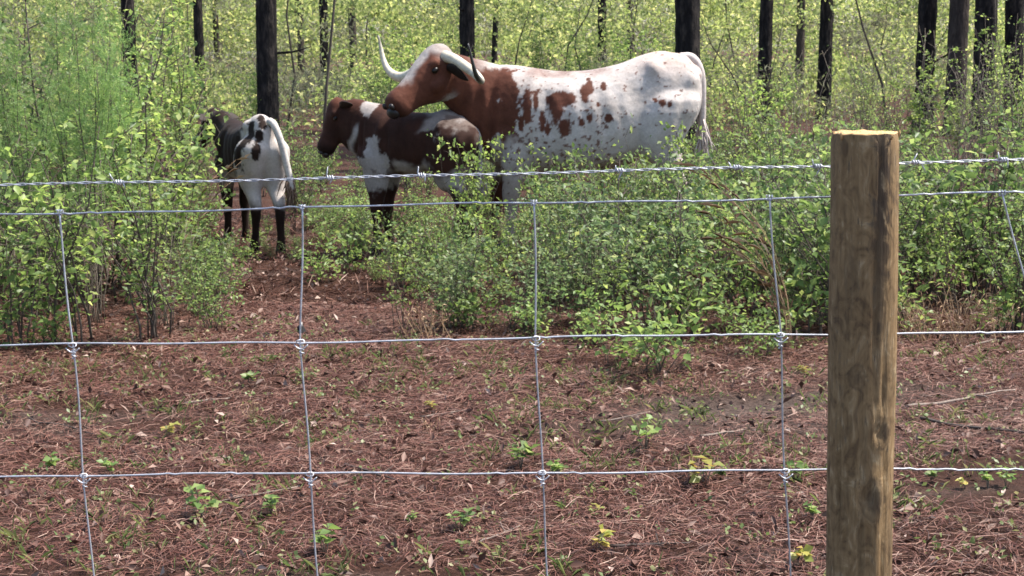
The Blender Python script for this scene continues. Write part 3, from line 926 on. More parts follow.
def legs_stance(dx):
    L = {}
    for k, pth in LEGS.items():
        out = []
        for p in pth:
            w = max(0, (1.0 - p[2])) / 1.0
            out.append((p[0] + dx.get(k, 0) * w, p[1], p[2], p[3]))
        L[k] = out
    return L


WHITE, BROWN, DARK = np.array([.49, .445, .42]), np.array([.11, .040, .025]), np.array([.022, .012, .009])


def spots(x, z, lst, wob):
    m = 0
    for (cx, cz, rx, rz) in lst:
        d = math.hypot((x - cx) / rx, (z - cz) / rz)
        m = max(m, sstep(.12, -.12, d - 1 + wob))
    return m


# --- the big cow
COW_X, COW_Y, COW_PX = PX(593, 11.5), 11.5, 593


def lx(px): return (COW_PX - px) / 130.4
def lz(py): return 1.54 - (py - 51) / 130.4


cow_patches = [(lx(px), lz(py), a / 130, b / 130) for px, py, a, b in
               [(560, 100, 12, 8), (556, 112, 7, 13), (563, 126, 6, 8), (584, 95, 4, 10), (589, 89, 3.5, 9), (566, 100, 9, 5),
                (528, 108, 5, 18), (536, 104, 3, 9), (522, 122, 3, 8), (542, 120, 3.5, 9), (602, 88, 3, 4), (606, 118, 3.5, 4), (580, 122, 3, 4),
                (587, 118, 3, 3.5), (652, 102, 3, 3), (658, 105, 4, 5), (665, 106, 2.5, 2.5), (515, 103, 3, 6), (547, 128, 2.5, 5), (596, 105, 2, 2.5)]]


def coat_cow(x, y, z, hf, hl, hu):
    side = 1 if y > -.05 else -1
    w = fbm(x, y, z, 5.5)
    w2 = fbm(x, y, z, 16.0) + .5 * noise.noise(Vector((x * 75, y * 75, z * 40)))
    head = hf > -.03 and abs(hl) < .25 and -.31 < hu < .15 and x > .98
    if head:
        blaze = sstep(.02, -.02, abs(hl) - (.06 + .03 * w) + sstep(.08, .3, hf) * .03) * sstep(-.14, -.05, hu + .02 * w) * sstep(.43, .33, hf + .04 * w2)
        pol = sstep(.13, .04, hf + .05 * w) * sstep(-.14, -.06, hu)
        jawp = sstep(.03, -.02, hu + .29 + .03 * w2) * sstep(.12, .2, hf)
        m = 1 - max(blaze, pol, jawp * .8)
        dk = sstep(.46, .53, hf) * sstep(-.02, -.12, hu)
        c = (WHITE * (.8 + .12 * w2) * (1 - .22 * pol) + BROWN * .22 * pol) * (1 - m) + BROWN * (1 + .25 * w) * m
        return c * (1 - dk * .6)
    edge = .56 + .17 * w + .09 * w2 - .12 * sstep(1.15, .8, z) * -1.0
    m = sstep(edge - .02, edge + .02, x) * sstep(.72, .86, z + .12 * w)
    m *= 1 - sstep(1.375, 1.41, z + .02 * w2) * sstep(.95, .7, x)
    throat = sstep(.05, -.05, z - (.9 + .1 * w2)) * sstep(.86, .98, x)
    m *= 1 - .85 * throat
    if side > 0:
        m = max(m, spots(x, z, cow_patches, .35 * w2 + .22 * w))
    else:
        m = max(m, sstep(.3, .4, w) * sstep(-.6, 0, x))
    sp = fbm(x, y, z, 30.0, 2)
    reg = sstep(.75, .3, abs(x - .35)) * sstep(1.2, 1.0, z) * sstep(.55, .7, z)
    m = max(m, sstep(.5, .62, sp + .28 * reg - .03) * .85 * sstep(-.9, -.3, x + .3))
    redtop = sstep(1.29, 1.37, z) * sstep(.62, .35, x) * sstep(-.25, .0, x) * (.6 + .5 * w + .2 * w2)
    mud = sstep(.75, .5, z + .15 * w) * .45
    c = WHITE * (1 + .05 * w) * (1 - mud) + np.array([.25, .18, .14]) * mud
    tinge = sstep(1.25, 1.48, z) * sstep(-.2, -.5, x) * .6
    c = c * (1 - tinge) + np.array([.42, .31, .26]) * tinge
    br = BROWN * (1.0 + .3 * w)
    m = max(m, min(.7, max(0, redtop)))
    if z < .62 and x > .3 and y < 0: m = max(m, sstep(.62, .5, z))
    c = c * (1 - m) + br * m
    return np.clip(c, .01, .8)


def make_cow():
    root = thing('longhorn_cow', 'large white and red-brown speckled longhorn cow standing broadside with its head over a calf', 'cow', (COW_X, COW_Y, gz(COW_X, COW_Y)), math.pi + .03)
    legs = legs_stance({'fl': .06, 'fr': .10, 'hl': .05, 'hr': -.02})
    poll = (1.15, .17, 1.58); hdir = (.43, .25, -.40)
    neck = [(.50, 0, 1.05, .34, .22), (.76, .03, 1.11, .33, .2), (.96, .09, 1.27, .225, .15)]
    body, H = make_bovine(root, 1.0, .97, 1.0, 1.0, legs, poll, hdir, 1.12, neck, coat_cow, jaw=1.1, vox=.011)
    f, lat, u = H['f'], H['lat'], H['u']
    # lat points to the animal's left (camera side)
    p = H['poll']
    nb = p + f * .06 + lat * .10 + u * -.06
    add_horn(root, [nb, (1.02, .34, 1.46), (.89, .47, 1.37), (.84, .57, 1.315), (.88, .66, 1.37), (.93, .70, 1.58)], .043, .66)
    fb = p + f * .06 - lat * .07 + u * -.08
    add_horn(root, [fb, (1.33, -.14, 1.37), (1.46, -.27, 1.335), (1.57, -.36, 1.42), (1.625, -.40, 1.66)], .056, .97)
    dk = mat_plain_coat('coat_ear_dark', (.02, .013, .011))
    add_ear(root, H, 1, (-.15, 1.0, -.55), .18, dk, (.09, .125, -.12))
    add_ear(root, H, -1, (-.35, 1.0, -.25), .2, dk)
    wm = mat_plain_coat('coat_tail_white', (.5, .43, .4))
    add_tail(root, [(-.68, .0, 1.45), (-.77, .015, 1.445), (-.835, .02, 1.33), (-.85, .02, 1.08), (-.84, .02, .72)], .045, .022, .3, wm, wm)
    for k in ('fl', 'fr', 'hl', 'hr'):
        q = legs[k][-1]; add_hoof(root, q[0], q[1], 1.0)


make_cow()


# --- brown and white calf in front of the cow
def coat_calf(x, y, z, hf, hl, hu):
    w = fbm(x + 5, y, z, 6.0); w2 = fbm(x, y + 3, z, 17.0) + .5 * noise.noise(Vector((x * 75, y * 75, z * 40)))
    brown = np.array([.04, .0165, .0115]) * (1 + .3 * w)
    red = np.array([.085, .03, .018])
    if hf > -.03 and abs(hl) < .3 and -.32 < hu < .16 and x > .56:
        k = sstep(.14, .0, hf) * sstep(-.12, -.03, hu)
        c = brown * (1 - k) + red * 1.2 * k
        return c * (1 - .6 * sstep(.42, .5, hf))
    k = sstep(1.05, 1.14, z) * .6
    c = brown * (1 - k) + red * k
    m = spots(x, z, [(.36, 1.10, .05, .07), (.40, 1.11, .045, .06)], .3 * w2 + .2 * w)        # withers
    m = max(m, spots(x, z, [(.31, .76, .07, .13), (.25, .68, .065, .1), (.38, .64, .08, .1)], .4 * w2 + .3 * w))     # shoulder
    m = max(m, sstep(.02, -.01, abs(x - .50 + .35 * (z - .85) + .03 * w) - .012) * sstep(.68, .74, z) * sstep(1.0, .93, z))
    m = max(m, sstep(.70, .6, z + .1 * w) * sstep(.44, .52, z + .05 * w2))        # belly and chest
    rump = sstep(-.28, -.38, x + .16 * w + .07 * w2 - .2 * (z - .9)) * sstep(.45, .6, z)  # hindquarters: their white is greyed below, shade put into the coat colour
    ridge = sstep(.90, .96, z + .08 * w + .05 * w2) * sstep(.0, -.12, x + .1 * w)  # pale back line: sunlit rim put into the coat colour
    m = max(m, rump * sstep(-.05, .3, w + .4 * w2) * .3, ridge * .65)
    m = max(m, sstep(.44, .52, x) * sstep(.80, .72, z + .06 * w - .35 * (x - .5)) * sstep(.44, .5, z))
    m *= .92
    return np.clip(c * (1 - m) + (WHITE * .8 * (1 - .72 * rump) + np.array([.12, .08, .062]) * .72 * rump) * (1 + .06 * w) * m, .008, .8)


def make_calf():
    X, Y = PX(422, 11.42), 11.42
    root = thing('calf', 'dark brown and white calf standing in front of the longhorn cow under its muzzle', 'calf', (X, Y, gz(X, Y)), math.pi - math.radians(18), 'young cattle in the wood')
    s = .785
    legs = legs_stance({'fl': .03, 'fr': -.1, 'hl': -.05, 'hr': .08})
    poll = (.69, .03, 1.165); hdir = (.115, .07, -.32)
    neck = [(.28, 0, .89, .25, .15), (.45, 0, .93, .22, .13), (.59, 0, 1.01, .17, .10)]
    body, H = make_bovine(root, s, .66, .80, .8, legs, poll, hdir, .77, neck, coat_calf, jaw=1.08, vox=.012, drop=.15)
    dk = mat_plain_coat('coat_ear_calf', (.03, .016, .012))
    add_ear(root, H, 1, (-.6, 1.0, -.1), .17, dk); add_ear(root, H, -1, (-.3, 1.0, -.1), .15, dk)
    wm = mat_plain_coat('coat_tail_calf', (.4, .34, .31))
    add_tail(root, [(-.40, 0, .95), (-.455, 0, .92), (-.48, 0, .85), (-.485, 0, .72), (-.475, 0, .52)], .024, .015, .2, wm, wm)
    for k in ('fl', 'fr', 'hl', 'hr'):
        q = legs[k][-1]; add_hoof(root, q[0] * .66 * s, q[1] * .8 * s, s)


make_calf()


# --- the calf seen from behind
def coat_rear(x, y, z, hf, hl, hu):
    w = fbm(x + 9, y, z, 6.0); w2 = fbm(x, y + 7, z, 18.0) + .5 * noise.noise(Vector((x * 75, y * 75, z * 40)))
    dark = DARK * (1 + .3 * w)
    if hf > -.1 and x > .55: return dark * 1.3
    wh = sstep(-.2, -.3, x + .1 * w + .04 * w2 - .1 * (z - .8)) * sstep(.33, .43, z + .06 * w)
    wh = max(wh, sstep(.62, .54, z + .08 * w) * sstep(.42, .5, z) * sstep(.5, .1, x))
    sp = spots(x, z, [(-.44, 1.07, .06, .035), (-.38, .98, .05, .055), (-.42, .86, .055, .09), (-.36, .74, .06, .1), (-.5, 1.0, .03, .03)], .5 * w2) if y > 0 else 0
    sp = max(sp, sstep(.06, .02, math.hypot(y - .0, z - 1.04) - .05) * sstep(-.42, -.5, x) * .0)
    rs = spots(y, z, [(.07, .92, .03, .05), (.10, .80, .035, .06), (.03, .99, .025, .025), (-.03, 1.0, .02, .03)], .5 * w2) if x < -.36 else 0
    wh *= 1 - max(sp, rs)
    red = sstep(.05, .0, abs(y + .02) - .02) * sstep(-.5, -.54, x) * sstep(.92, .98, z)
    c = dark * (1 - wh) + WHITE * 1.05 * (1 + .05 * w) * wh
    return np.clip(c * (1 - .7 * red) + np.array([.16, .07, .04]) * .7 * red, .008, .8)


def make_rear_calf():
    X, Y = PX(251, 12.0), 12.0
    root = thing('calf', 'black and white spotted calf on the left seen from behind walking into the wood', 'calf', (X, Y, gz(X, Y)), math.pi / 2 + math.radians(27), 'young cattle in the wood')
    s = .715
    legs = legs_stance({'fl': .12, 'fr': -.08, 'hl': .16, 'hr': -.10})
    poll = (.80, .04, 1.10); hdir = (.22, .10, -.24)
    neck = [(.38, 0, .82, .20, .12), (.55, .01, .87, .17, .10), (.66, .03, .96, .13, .085)]
    body, H = make_bovine(root, s, .86, .82, .60, legs, poll, hdir, .72, neck, coat_rear, vox=.014)
    dk = mat_plain_coat('coat_ear_black', (.03, .02, .016))
    add_ear(root, H, 1, (-.3, 1.0, -.1), .15, dk); add_ear(root, H, -1, (-.3, 1.0, -.1), .15, dk)
    wm = mat_plain_coat('coat_tail_pale', (.55, .5, .46)); bm = mat_plain_coat('coat_tail_brown', (.2, .13, .09))
    add_tail(root, [(-.50, -.02, 1.025), (-.555, -.04, .995), (-.585, -.08, .86), (-.59, -.12, .67), (-.60, -.15, .5)], .03, .026, .2, wm, bm)
    for k in ('fl', 'fr', 'hl', 'hr'):
        q = legs[k][-1]; add_hoof(root, q[0] * .86 * s, q[1] * .60 * s, s)


make_rear_calf()

# ------------------------------------------------------------------ pine trees
def pine_crown_mesh(seed):
    r = np.random.default_rng(seed)
    mb = MB()
    cs, ax = [], []
    for b in range(34):
        a = r.uniform(0, 6.28); z = r.uniform(0, 5.0); L = (1 - z / 6.5) * r.uniform(1.2, 2.6)
        d = np.array([math.cos(a), math.sin(a), r.uniform(.05, .5)])
        tube(mb, [np.array([0, 0, z]), np.array([0, 0, z]) + d * L * .6, np.array([0, 0, z]) + d * L], [.04, .025, .01], 4)
        for t in range(9):
            c = np.array([0, 0, z]) + d * L * r.uniform(.4, 1.0) + r.normal(0, .18, 3)
            for q in range(16):
                cs.append(c); ax.append(r.normal(size=3) + np.array([0, 0, .5]))
    cs, ax = np.array(cs), np.array(ax)
    n = len(cs)
    leaves(mb, cs, ax, rdir(n), r.uniform(.18, .32, n), np.full(n, .011), .1)
    return mb.mesh('crown', M['needle'])


CROWNS = [pine_crown_mesh(s) for s in (1, 2, 3)]


def trunk_mesh(seed, H, R, lean, mat, low_stubs=4):
    r = random.Random(seed)
    k, n = 26, 110
    v = []
    ph = r.uniform(0, 50)
    for i in range(n + 1):
        t = i / n
        z = H * t ** 1.5 - .1
        cx, cy_ = lean * z + .05 * math.sin(z * .35 + ph), .05 * math.sin(z * .3 + ph * 2)
        cx -= .05 * math.sin(ph); cy_ -= .05 * math.sin(ph * 2)
        rr = R * (1 - .62 * t ** 1.5) * (1 + .35 * math.exp(-z / .25))
        for j in range(k):
            a = 2 * math.pi * j / k
            q = rr * (1 + .11 * noise.noise(Vector((math.cos(a) * 2.2, math.sin(a) * 2.2, z * 1.5 + ph))) + .10 * noise.noise(Vector((math.cos(a) * 6, math.sin(a) * 6, z * 5 + ph))) + .06 * noise.noise(Vector((math.cos(a) * 13, math.sin(a) * 13, z * 11 + ph))))
            v.append((cx + math.cos(a) * q, cy_ + math.sin(a) * q, z))
    mb = MB()
    i = np.arange(n)[:, None] * k; j = np.arange(k)[None, :]; j2 = (j + 1) % k
    mb.add(np.array(v), np.stack([i + j, i + j2, i + k + j2, i + k + j], -1).reshape(-1, 4))
    for b in range(low_stubs):
        z = r.uniform(1.0, H * .6); a = r.uniform(0, 6.28); L = r.uniform(.15, .6)
        p = np.array([lean * z, 0, z]); d = np.array([math.cos(a), math.sin(a), r.uniform(-.1, .6)])
        tube(mb, [p, p + d * (R + L * .5), p + d * (R + L) + np.array([0, 0, .05])], [.025, .018, .006], 5)
    return mb.mesh('trunk', mat, True)


# px of the trunk where it meets the top of the picture, width in px, lean, trunk diameter, what singles it out
PINES = [
    (128, 14, .00, .26, 'bark', 'dark slender pine trunk half hidden by leaves at the left thicket'),
    (197, 10, .00, .27, 'bark', 'distant dark pine trunk between the left thicket and the thick black pine'),
    (216, 6, .005, .24, 'bark_brown', 'thin far pine trunk just right of another distant one, up left of the rear-view calf'),
    (264, 22, .004, .34, 'bark', 'thick black pine trunk standing directly behind the calf seen from the rear'),
    (299, 7, .00, .24, 'bark_brown', 'thin dark pine trunk nearest right of the thick black pine behind the left calf'),
    (322, 9, -.003, .27, 'bark', 'dark pine trunk rising above the head of the brown calf'),
    (353, 8, .002, .27, 'bark_brown', 'leaf-screened brown pine trunk left of the tip of the cow horn'),
    (468, 16, .003, .32, 'bark', 'black pine trunk rising right behind the head of the longhorn cow'),
    (494, 6, .04, .22, 'bark', 'thin leaning dark trunk above the shoulder of the longhorn cow'),
    (602, 9, .00, .28, 'bark', 'distant dark pine trunk above the middle of the cow back'),
    (631, 7, -.004, .25, 'bark_brown', 'thin distant pine trunk above the hips of the cow'),
    (689, 26, -.003, .36, 'bark', 'thickest black pine trunk standing behind the rump of the cow'),
    (765, 14, .002, .29, 'bark', 'dark pine trunk first to the right of the one behind the cow rump'),
    (800, 9, .00, .26, 'bark_brown', 'faint brown pine trunk above and left of the fence post'),
    (825, 14, -.002, .3, 'bark', 'dark leaf-screened pine trunk directly above the left edge of the fence post'),
    (927, 19, .006, .33, 'bark', 'leftmost pine of the four close trunks at the right edge'),
    (957, 20, -.004, .34, 'bark_brown', 'greyish second pine from the left of the four close trunks at the right edge'),
    (985, 22, .004, .36, 'bark', 'third pine from the left of the four close black trunks at the right edge'),
    (1017, 20, .01, .35, 'bark', 'rightmost pine of the four close trunks, cut by the right edge'),
]
for n_, (px, w, lean, dia, bk, lab) in enumerate(PINES):
    Y = dia * F / w
    X = P(px, 20, Y).x - lean * 2
    r = random.Random(n_)
    Ht = r.uniform(15, 20)
    t = thing('pine_tree', lab, 'tree', (X, Y, gz(X, Y) - .05), 0, 'pine trees in the wood')
    link('trunk', trunk_mesh(n_, Ht, dia / 2, lean, M[bk]), t)
    c = link('crown', CROWNS[n_ % 3], t, (lean * (Ht - 4), 0, Ht - 4.5))
    c.rotation_euler = (0, 0, r.uniform(0, 6)); c.scale = (1, 1, r.uniform(.9, 1.2))

# ------------------------------------------------------------------ shrubs
def shrub_meshes(seed, H, R, nst, nbr, per, ls, lw, leafmat, stemmat, start=.25, gnarl=.08, r0=.006, twl=.28, lay=.6, cl=1.0):
    """upright many-stemmed shrub: stems, side twigs, leaves set along the twigs"""
    r = np.random.default_rng(seed)
    st, mb = MB(), MB()
    C, A, Nn = [], [], []
    for i in range(nst):
        a = r.uniform(0, 6.283); b = np.array([r.normal(0, .07 * R + .02), r.normal(0, .07 * R + .02), -.03])
        h = H * r.uniform(.6, 1.0); out = R * r.uniform(.2, 1.0)
        m = 7
        t = np.linspace(0, 1, m)
        pts = np.stack([b[0] + math.cos(a) * out * t ** 1.5, b[1] + math.sin(a) * out * t ** 1.5, b[2] + h * t], -1)
        pts[1:] += r.normal(0, gnarl * H * .18, (m - 1, 3)) * np.array([1, 1, .4])
        tube(st, pts, np.linspace(r0, r0 * .3, m) * r.uniform(.7, 1.2), 5)
        for q in range(nbr):
            tt = start + (1 - start) * (q + r.uniform(0, 1)) / nbr
            k = min(m - 2, int(tt * (m - 1))); fr = tt * (m - 1) - k
            p = pts[k] * (1 - fr) + pts[k + 1] * fr
            aa = r.uniform(0, 6.283); L = twl * H * r.uniform(.4, 1.0) * (1.15 - .6 * tt)
            d = unit(np.array([math.cos(aa), math.sin(aa), r.uniform(.1, .9)]))
            e = p + d * L + np.array([0, 0, r.uniform(-.1, .1) * L]); mid = (p + e) / 2 + r.normal(0, .06 * L, 3)
            tube(st, [p, mid, e], [r0 * .4, r0 * .28, r0 * .12], 4, False)
            n = int(per * r.uniform(.6, 1.3))
            s = r.uniform(.15, 1.05, n)[:, None]
            c = p * (1 - s) ** 2 + 2 * mid * s * (1 - s) + e * s ** 2 + r.normal(0, .035 * L + .012, (n, 3)) * cl
            C.append(c)
            ax = d * .6 + r.normal(0, .7, (n, 3)); A.append(ax)
            nn = r.normal(0, 1, (n, 3)); nn[:, 2] += lay * 2; Nn.append(nn)
    C, A, Nn = np.concatenate(C), np.concatenate(A), np.concatenate(Nn)
    n = len(C)
    L = ls * r.uniform(.55, 1.2, n)
    leaves(mb, C, A, Nn, L, L * lw * r.uniform(.8, 1.2, n), .3, .1)
    return st.mesh('stems', stemmat), mb.mesh('foliage', leafmat)


def feather_meshes(seed, H):
    """dog-fennel like plant: straight stalks with hair-fine plumes"""
    r = np.random.default_rng(seed)
    st, mb = MB(), MB()
    C, A = [], []
    for i in range(6):
        a = r.uniform(0, 6.283); h = H * r.uniform(.7, 1.0); o = .28 * r.uniform(.2, 1)
        t = np.linspace(0, 1, 8)
        pts = np.stack([math.cos(a) * (.05 + o * t ** 1.6), math.sin(a) * (.05 + o * t ** 1.6), h * t - .03], -1)
        pts[1:, :2] += r.normal(0, .012, (7, 2))
        tube(st, pts, np.linspace(.008, .0025, 8), 5)
        for q in range(34):
            tt = 1 - .62 * r.uniform(0, 1) ** 1.3
            k = min(6, int(tt * 7)); fr = tt * 7 - k
            p = pts[k] * (1 - fr) + pts[k + 1] * fr
            aa = r.uniform(0, 6.283); L = (.34 - .2 * (tt - .4)) * r.uniform(.5, 1) * H / 2
            d = unit(np.array([math.cos(aa), math.sin(aa), r.uniform(.4, 1.4)]))
            s = r.uniform(0, 1, 46)[:, None]
            C.append(p + d * L * s + r.normal(0, .008, (46, 3)))
            A.append(d * .9 + r.normal(0, .75, (46, 3)))
    C, A = np.concatenate(C), np.concatenate(A)
    n = len(C)
    leaves(mb, C, A, rdir(n), r.uniform(.02, .055, n), np.full(n, .0021), .1)
    return st.mesh('stems', M['stem']), mb.mesh('foliage', M['feather'])


PROTO = {
    'low': [shrub_meshes(100 + i, .85, .42, 15, 10, 8, .037, .26, M['leaf_blue'], M['stem'], start=.16, r0=.0045, twl=.3) for i in range(4)],
    'lowg': [shrub_meshes(120 + i, .8, .4, 12, 9, 7, .042, .28, M['leaf_mid'], M['stem'], start=.18, r0=.0045, twl=.32) for i in range(4)],
    'mid': [shrub_meshes(140 + i, 1.5, .55, 10, 13, 7, .044, .28, M['leaf_mid'], M['stem'], start=.2, r0=.0075, twl=.2) for i in range(4)],
    'tall': [shrub_meshes(160 + i, 2.6, .6, 7, 18, 9, .055, .29, M['leaf_fresh'], M['stem'], start=.2, r0=.010, twl=.15) for i in range(4)],
    'thin': [shrub_meshes(180 + i, 2.4, .55, 8, 10, 5, .046, .27, M['leaf_fresh'], M['stem'], start=.22, r0=.009, twl=.14) for i in range(4)],
    'bare': [shrub_meshes(200 + i, 1.9, .6, 14, 8, 2, .038, .26, M['leaf_mid'], M['stem_pale'], start=.2, r0=.006, twl=.2) for i in range(3)],
    'leafy': [shrub_meshes(260 + i, 3.0, .8, 6, 20, 11, .078, .3, M['leaf_fresh'], M['stem'], start=.22, r0=.010, twl=.16) for i in range(4)],
    'spray': [shrub_meshes(280 + i, 1.15, .4, 5, 9, 7, .05, .28, M['leaf_fresh'], M['stem'], start=.3, r0=.005, twl=.26) for i in range(4)],
    'feather': [feather_meshes(220 + i, 2.2) for i in range(3)],
    'bright': [shrub_meshes(240 + i, .42, .26, 7, 6, 6, .042, .3, M['leaf_bright'], M['stem'], start=.2, r0=.003, twl=.42, lay=.9) for i in range(3)],
}
BASEH = {'low': .85, 'lowg': .8, 'mid': 1.5, 'tall': 2.6, 'thin': 2.4, 'bare': 1.9, 'leafy': 3.0, 'spray': 1.15, 'feather': 2.2, 'bright': .42}


def put(kind, X, Y, h, label, group, name='shrub', cat='shrub', wide=1.0):
    i = int(rng.integers(0, len(PROTO[kind])))
    s = h / BASEH[kind]
    t = thing(name, label, cat, (X, Y, gz(X, Y) - .01), rng.uniform(0, 6.28), group)
    t.scale = (s * wide, s * wide, s)
    link('stems', PROTO[kind][i][0], t)
    link('foliage', PROTO[kind][i][1], t)
    return t


def corridor(X, Y):
    """open strip of bare ground that leads to the calf on the left"""
    px = 512 + X / Y * F
    return 245 < px < 335 and Y < 12.5


def near_cattle(X, Y, m=0):
    px = 512 + X / Y * F
    if 10.2 < Y < 12.3 and 350 < px < 735: return True
    if 11.3 < Y < 13.2 and 185 < px < 310: return True
    return False


ONES = ['', 'first', 'second', 'third', 'fourth', 'fifth', 'sixth', 'seventh', 'eighth', 'ninth', 'tenth', 'eleventh', 'twelfth', 'thirteenth', 'fourteenth', 'fifteenth',
        'sixteenth', 'seventeenth', 'eighteenth', 'nineteenth']


def ordinal(n):
    if n < 20: return ONES[n]
    t = {2: ('twentieth', 'twenty'), 3: ('thirtieth', 'thirty'), 4: ('fortieth', 'forty')}[n // 10]
    return t[0] if n % 10 == 0 else t[1] + '-' + ONES[n % 10]


cnt = {}
def scatter(kinds, n, px0, px1, Y0, Y1, h0, h1, label, group, mind=.28, name='shrub', cat='shrub', wide=(.9, 1.3), guard=True, rank=True):
    global rng
    rng = np.random.default_rng(sum(ord(ch) * (i + 3) for i, ch in enumerate(group)))      # every stand keeps its own layout
    pts, obs = [], []
    tries = 0
    while len(pts) < n and tries < 6000:
        tries += 1
        Y = math.sqrt(rng.uniform(Y0 ** 2, Y1 ** 2)); px = rng.uniform(px0, px1); X = PX(px, Y)
        if guard and (corridor(X, Y) or near_cattle(X, Y)): continue
        if any((X - a) ** 2 + (Y - b) ** 2 < mind ** 2 for a, b in pts): continue
        pts.append((X, Y))
        k = kinds[int(rng.integers(0, len(kinds)))]
        obs.append((X / Y, put(k, X, Y, rng.uniform(h0, h1), label, group, name, cat, rng.uniform(*wide))))
    if rank:
        for i, (q, o) in enumerate(sorted(obs, key=lambda t: t[0])):
            o['label'] = label + ', ' + ('leftmost' if i == 0 else 'rightmost' if i == len(obs) - 1 else ordinal(i + 1) + ' from the left')
    cnt[group] = len(pts)


# front edge of the brush, centre and right: knee-high dense small-leaved shrubs
scatter(['low', 'spray', 'lowg'], 28, 560, 845, 7.9, 10.0, .6, .98, 'dense small-leaved green shrub between cow and fence post', 'low dense shrubs in the centre', .3)
scatter(['lowg', 'spray', 'low'], 13, 370, 545, 8.1, 10.0, .35, .66, 'low open leafy shrub below the brown calf', 'low open shrubs below the calf', .34)
scatter(['spray', 'lowg', 'mid'], 22, 850, 1100, 7.9, 11.0, .8, 1.3, 'green leafy shrub right of the fence post', 'shrubs right of the post', .34)
scatter(['mid', 'lowg'], 14, 715, 900, 10.2, 13.0, .75, 1.1, 'waist-high shrub behind the fence post top', 'shrubs behind the post', .45)
# left thicket
scatter(['mid', 'lowg', 'spray', 'bare', 'spray'], 22, -70, 160, 7.9, 10.2, .7, 1.5, 'slender-stemmed shrub in front of the left thicket', 'near shrubs of the left thicket', .36)
scatter(['lowg'], 6, 165, 240, 8.3, 10.4, .35, .6, 'short leafy shrub below the rear-view calf', 'shrubs by the trail', .3)
scatter(['thin', 'tall', 'mid', 'leafy'], 16, -90, 175, 10.4, 14.5, 1.4, 2.3, 'tall thin light green shrub in back of the left thicket', 'rear shrubs of the left thicket', .5)
# the two feathery plants at the upper left and one more
for px, Y, h, lab in ((28, 9.2, 1.75, 'feathery pale green plant with fine plumes at the far left edge'),
                      (88, 8.9, 1.95, 'tall feathery blue-green plume rising highest in the left thicket'),
                      (62, 10.2, 2.0, 'feathery plant filling the gap between the leftmost plume and the tallest plume'),
                      (112, 9.8, 1.8, 'feathery fine-leaved plant just right of the tallest plume in the left thicket')):
    put('feather', PX(px, Y), Y, h, lab, 'feathery plants at the left', 'feathery_plant', 'plant', .8)
# behind the animals
scatter(['mid', 'lowg'], 22, 180, 500, 13.4, 19, .5, .9, 'light green leafy shrub behind the two calves', 'shrubs behind the calves', .55)
scatter(['mid', 'lowg'], 14, 500, 720, 13.2, 19, .6, 1.1, 'sunlit leafy shrub behind the body of the cow', 'shrubs behind the cow', .55)
scatter(['mid', 'bare', 'lowg'], 32, 710, 1110, 13, 19, .5, .95, 'twiggy yellow-green shrub among the right-hand pines', 'shrubs among the right pines', .55)
scatter(['leafy', 'thin', 'bare'], 16, 705, 1080, 12.5, 20, 1.5, 2.3, 'tall twiggy sapling among the right-hand pines', 'tall saplings among the right pines', .8)
scatter(['leafy', 'leafy', 'thin'], 16, 170, 700, 16, 26, 1.6, 2.6, 'tall wispy sapling behind the cattle', 'tall saplings behind the cattle', 1.0)
scatter(['mid', 'leafy', 'tall'], 56, -80, 1110, 19, 34, .6, 1.2, 'sunlit yellow-green shrub deep in the wood behind everything else', 'shrubs deep in the wood', .9, rank=False)
scatter(['spray', 'lowg', 'spray'], 14, 556, 725, 9.7, 10.85, .65, 1.05, 'leafy shrub screening the legs and belly of the cow', 'shrubs in front of the cow belly', .27, guard=False, wide=(.7, 1.0))
scatter(['lowg', 'bright', 'lowg'], 32, 312, 540, 10.0, 14.0, .22, .5, 'ankle-high leafy shrub around the feet of the brown calf', 'small shrubs round the feet of the brown calf', .26, guard=False)
scatter(['lowg', 'mid', 'thin'], 8, 160, 212, 10.4, 13.0, .4, .8, 'leafy shrub left of the rear-view calf', 'shrubs left of the rear-view calf', .3, guard=False)
scatter(['lowg', 'bright'], 20, 240, 345, 10.8, 14.0, .1, .22, 'tiny shrub around the feet of the rear-view calf', 'tiny shrubs on the trail', .3, guard=False)
# a few leafy sprays right in front of the cattle
for px, Y, h, kind, lab in ((482, 10.4, 1.1, 'spray', 'slender sapling spray crossing the shoulder of the longhorn cow'),
                            (462, 10.55, 1.08, 'spray', 'leafy sapling spray screening the hindquarters of the brown calf'),
                            (497, 10.7, .95, 'spray', 'short leafy spray between the hindquarters of the brown calf and the cow foreleg'),
                            (600, 10.3, .85, 'lowg', 'leafy shrub in front of the cow belly'),
                            (655, 10.4, .98, 'lowg', 'leafy shrub in front of the hind leg of the cow'),
                            (702, 10.8, 1.2, 'spray', 'leafy shrub just below the hanging tail of the cow'),
                            (555, 10.2, .75, 'lowg', 'leafy shrub in front of the middle of the cow'),
                            (430, 10.0, .6, 'lowg', 'small leafy shrub in front of the legs of the brown calf'),
                            (207, 11.2, 1.1, 'spray', 'leafy sapling screening the head of the rear-view calf'),
                            (300, 12.8, 1.0, 'mid', 'leafy shrub right behind the tail of the rear-view calf')):
    put(kind, PX(px, Y), Y, h, lab, 'shrubs close to the cattle', 'shrub', 'shrub', .75)
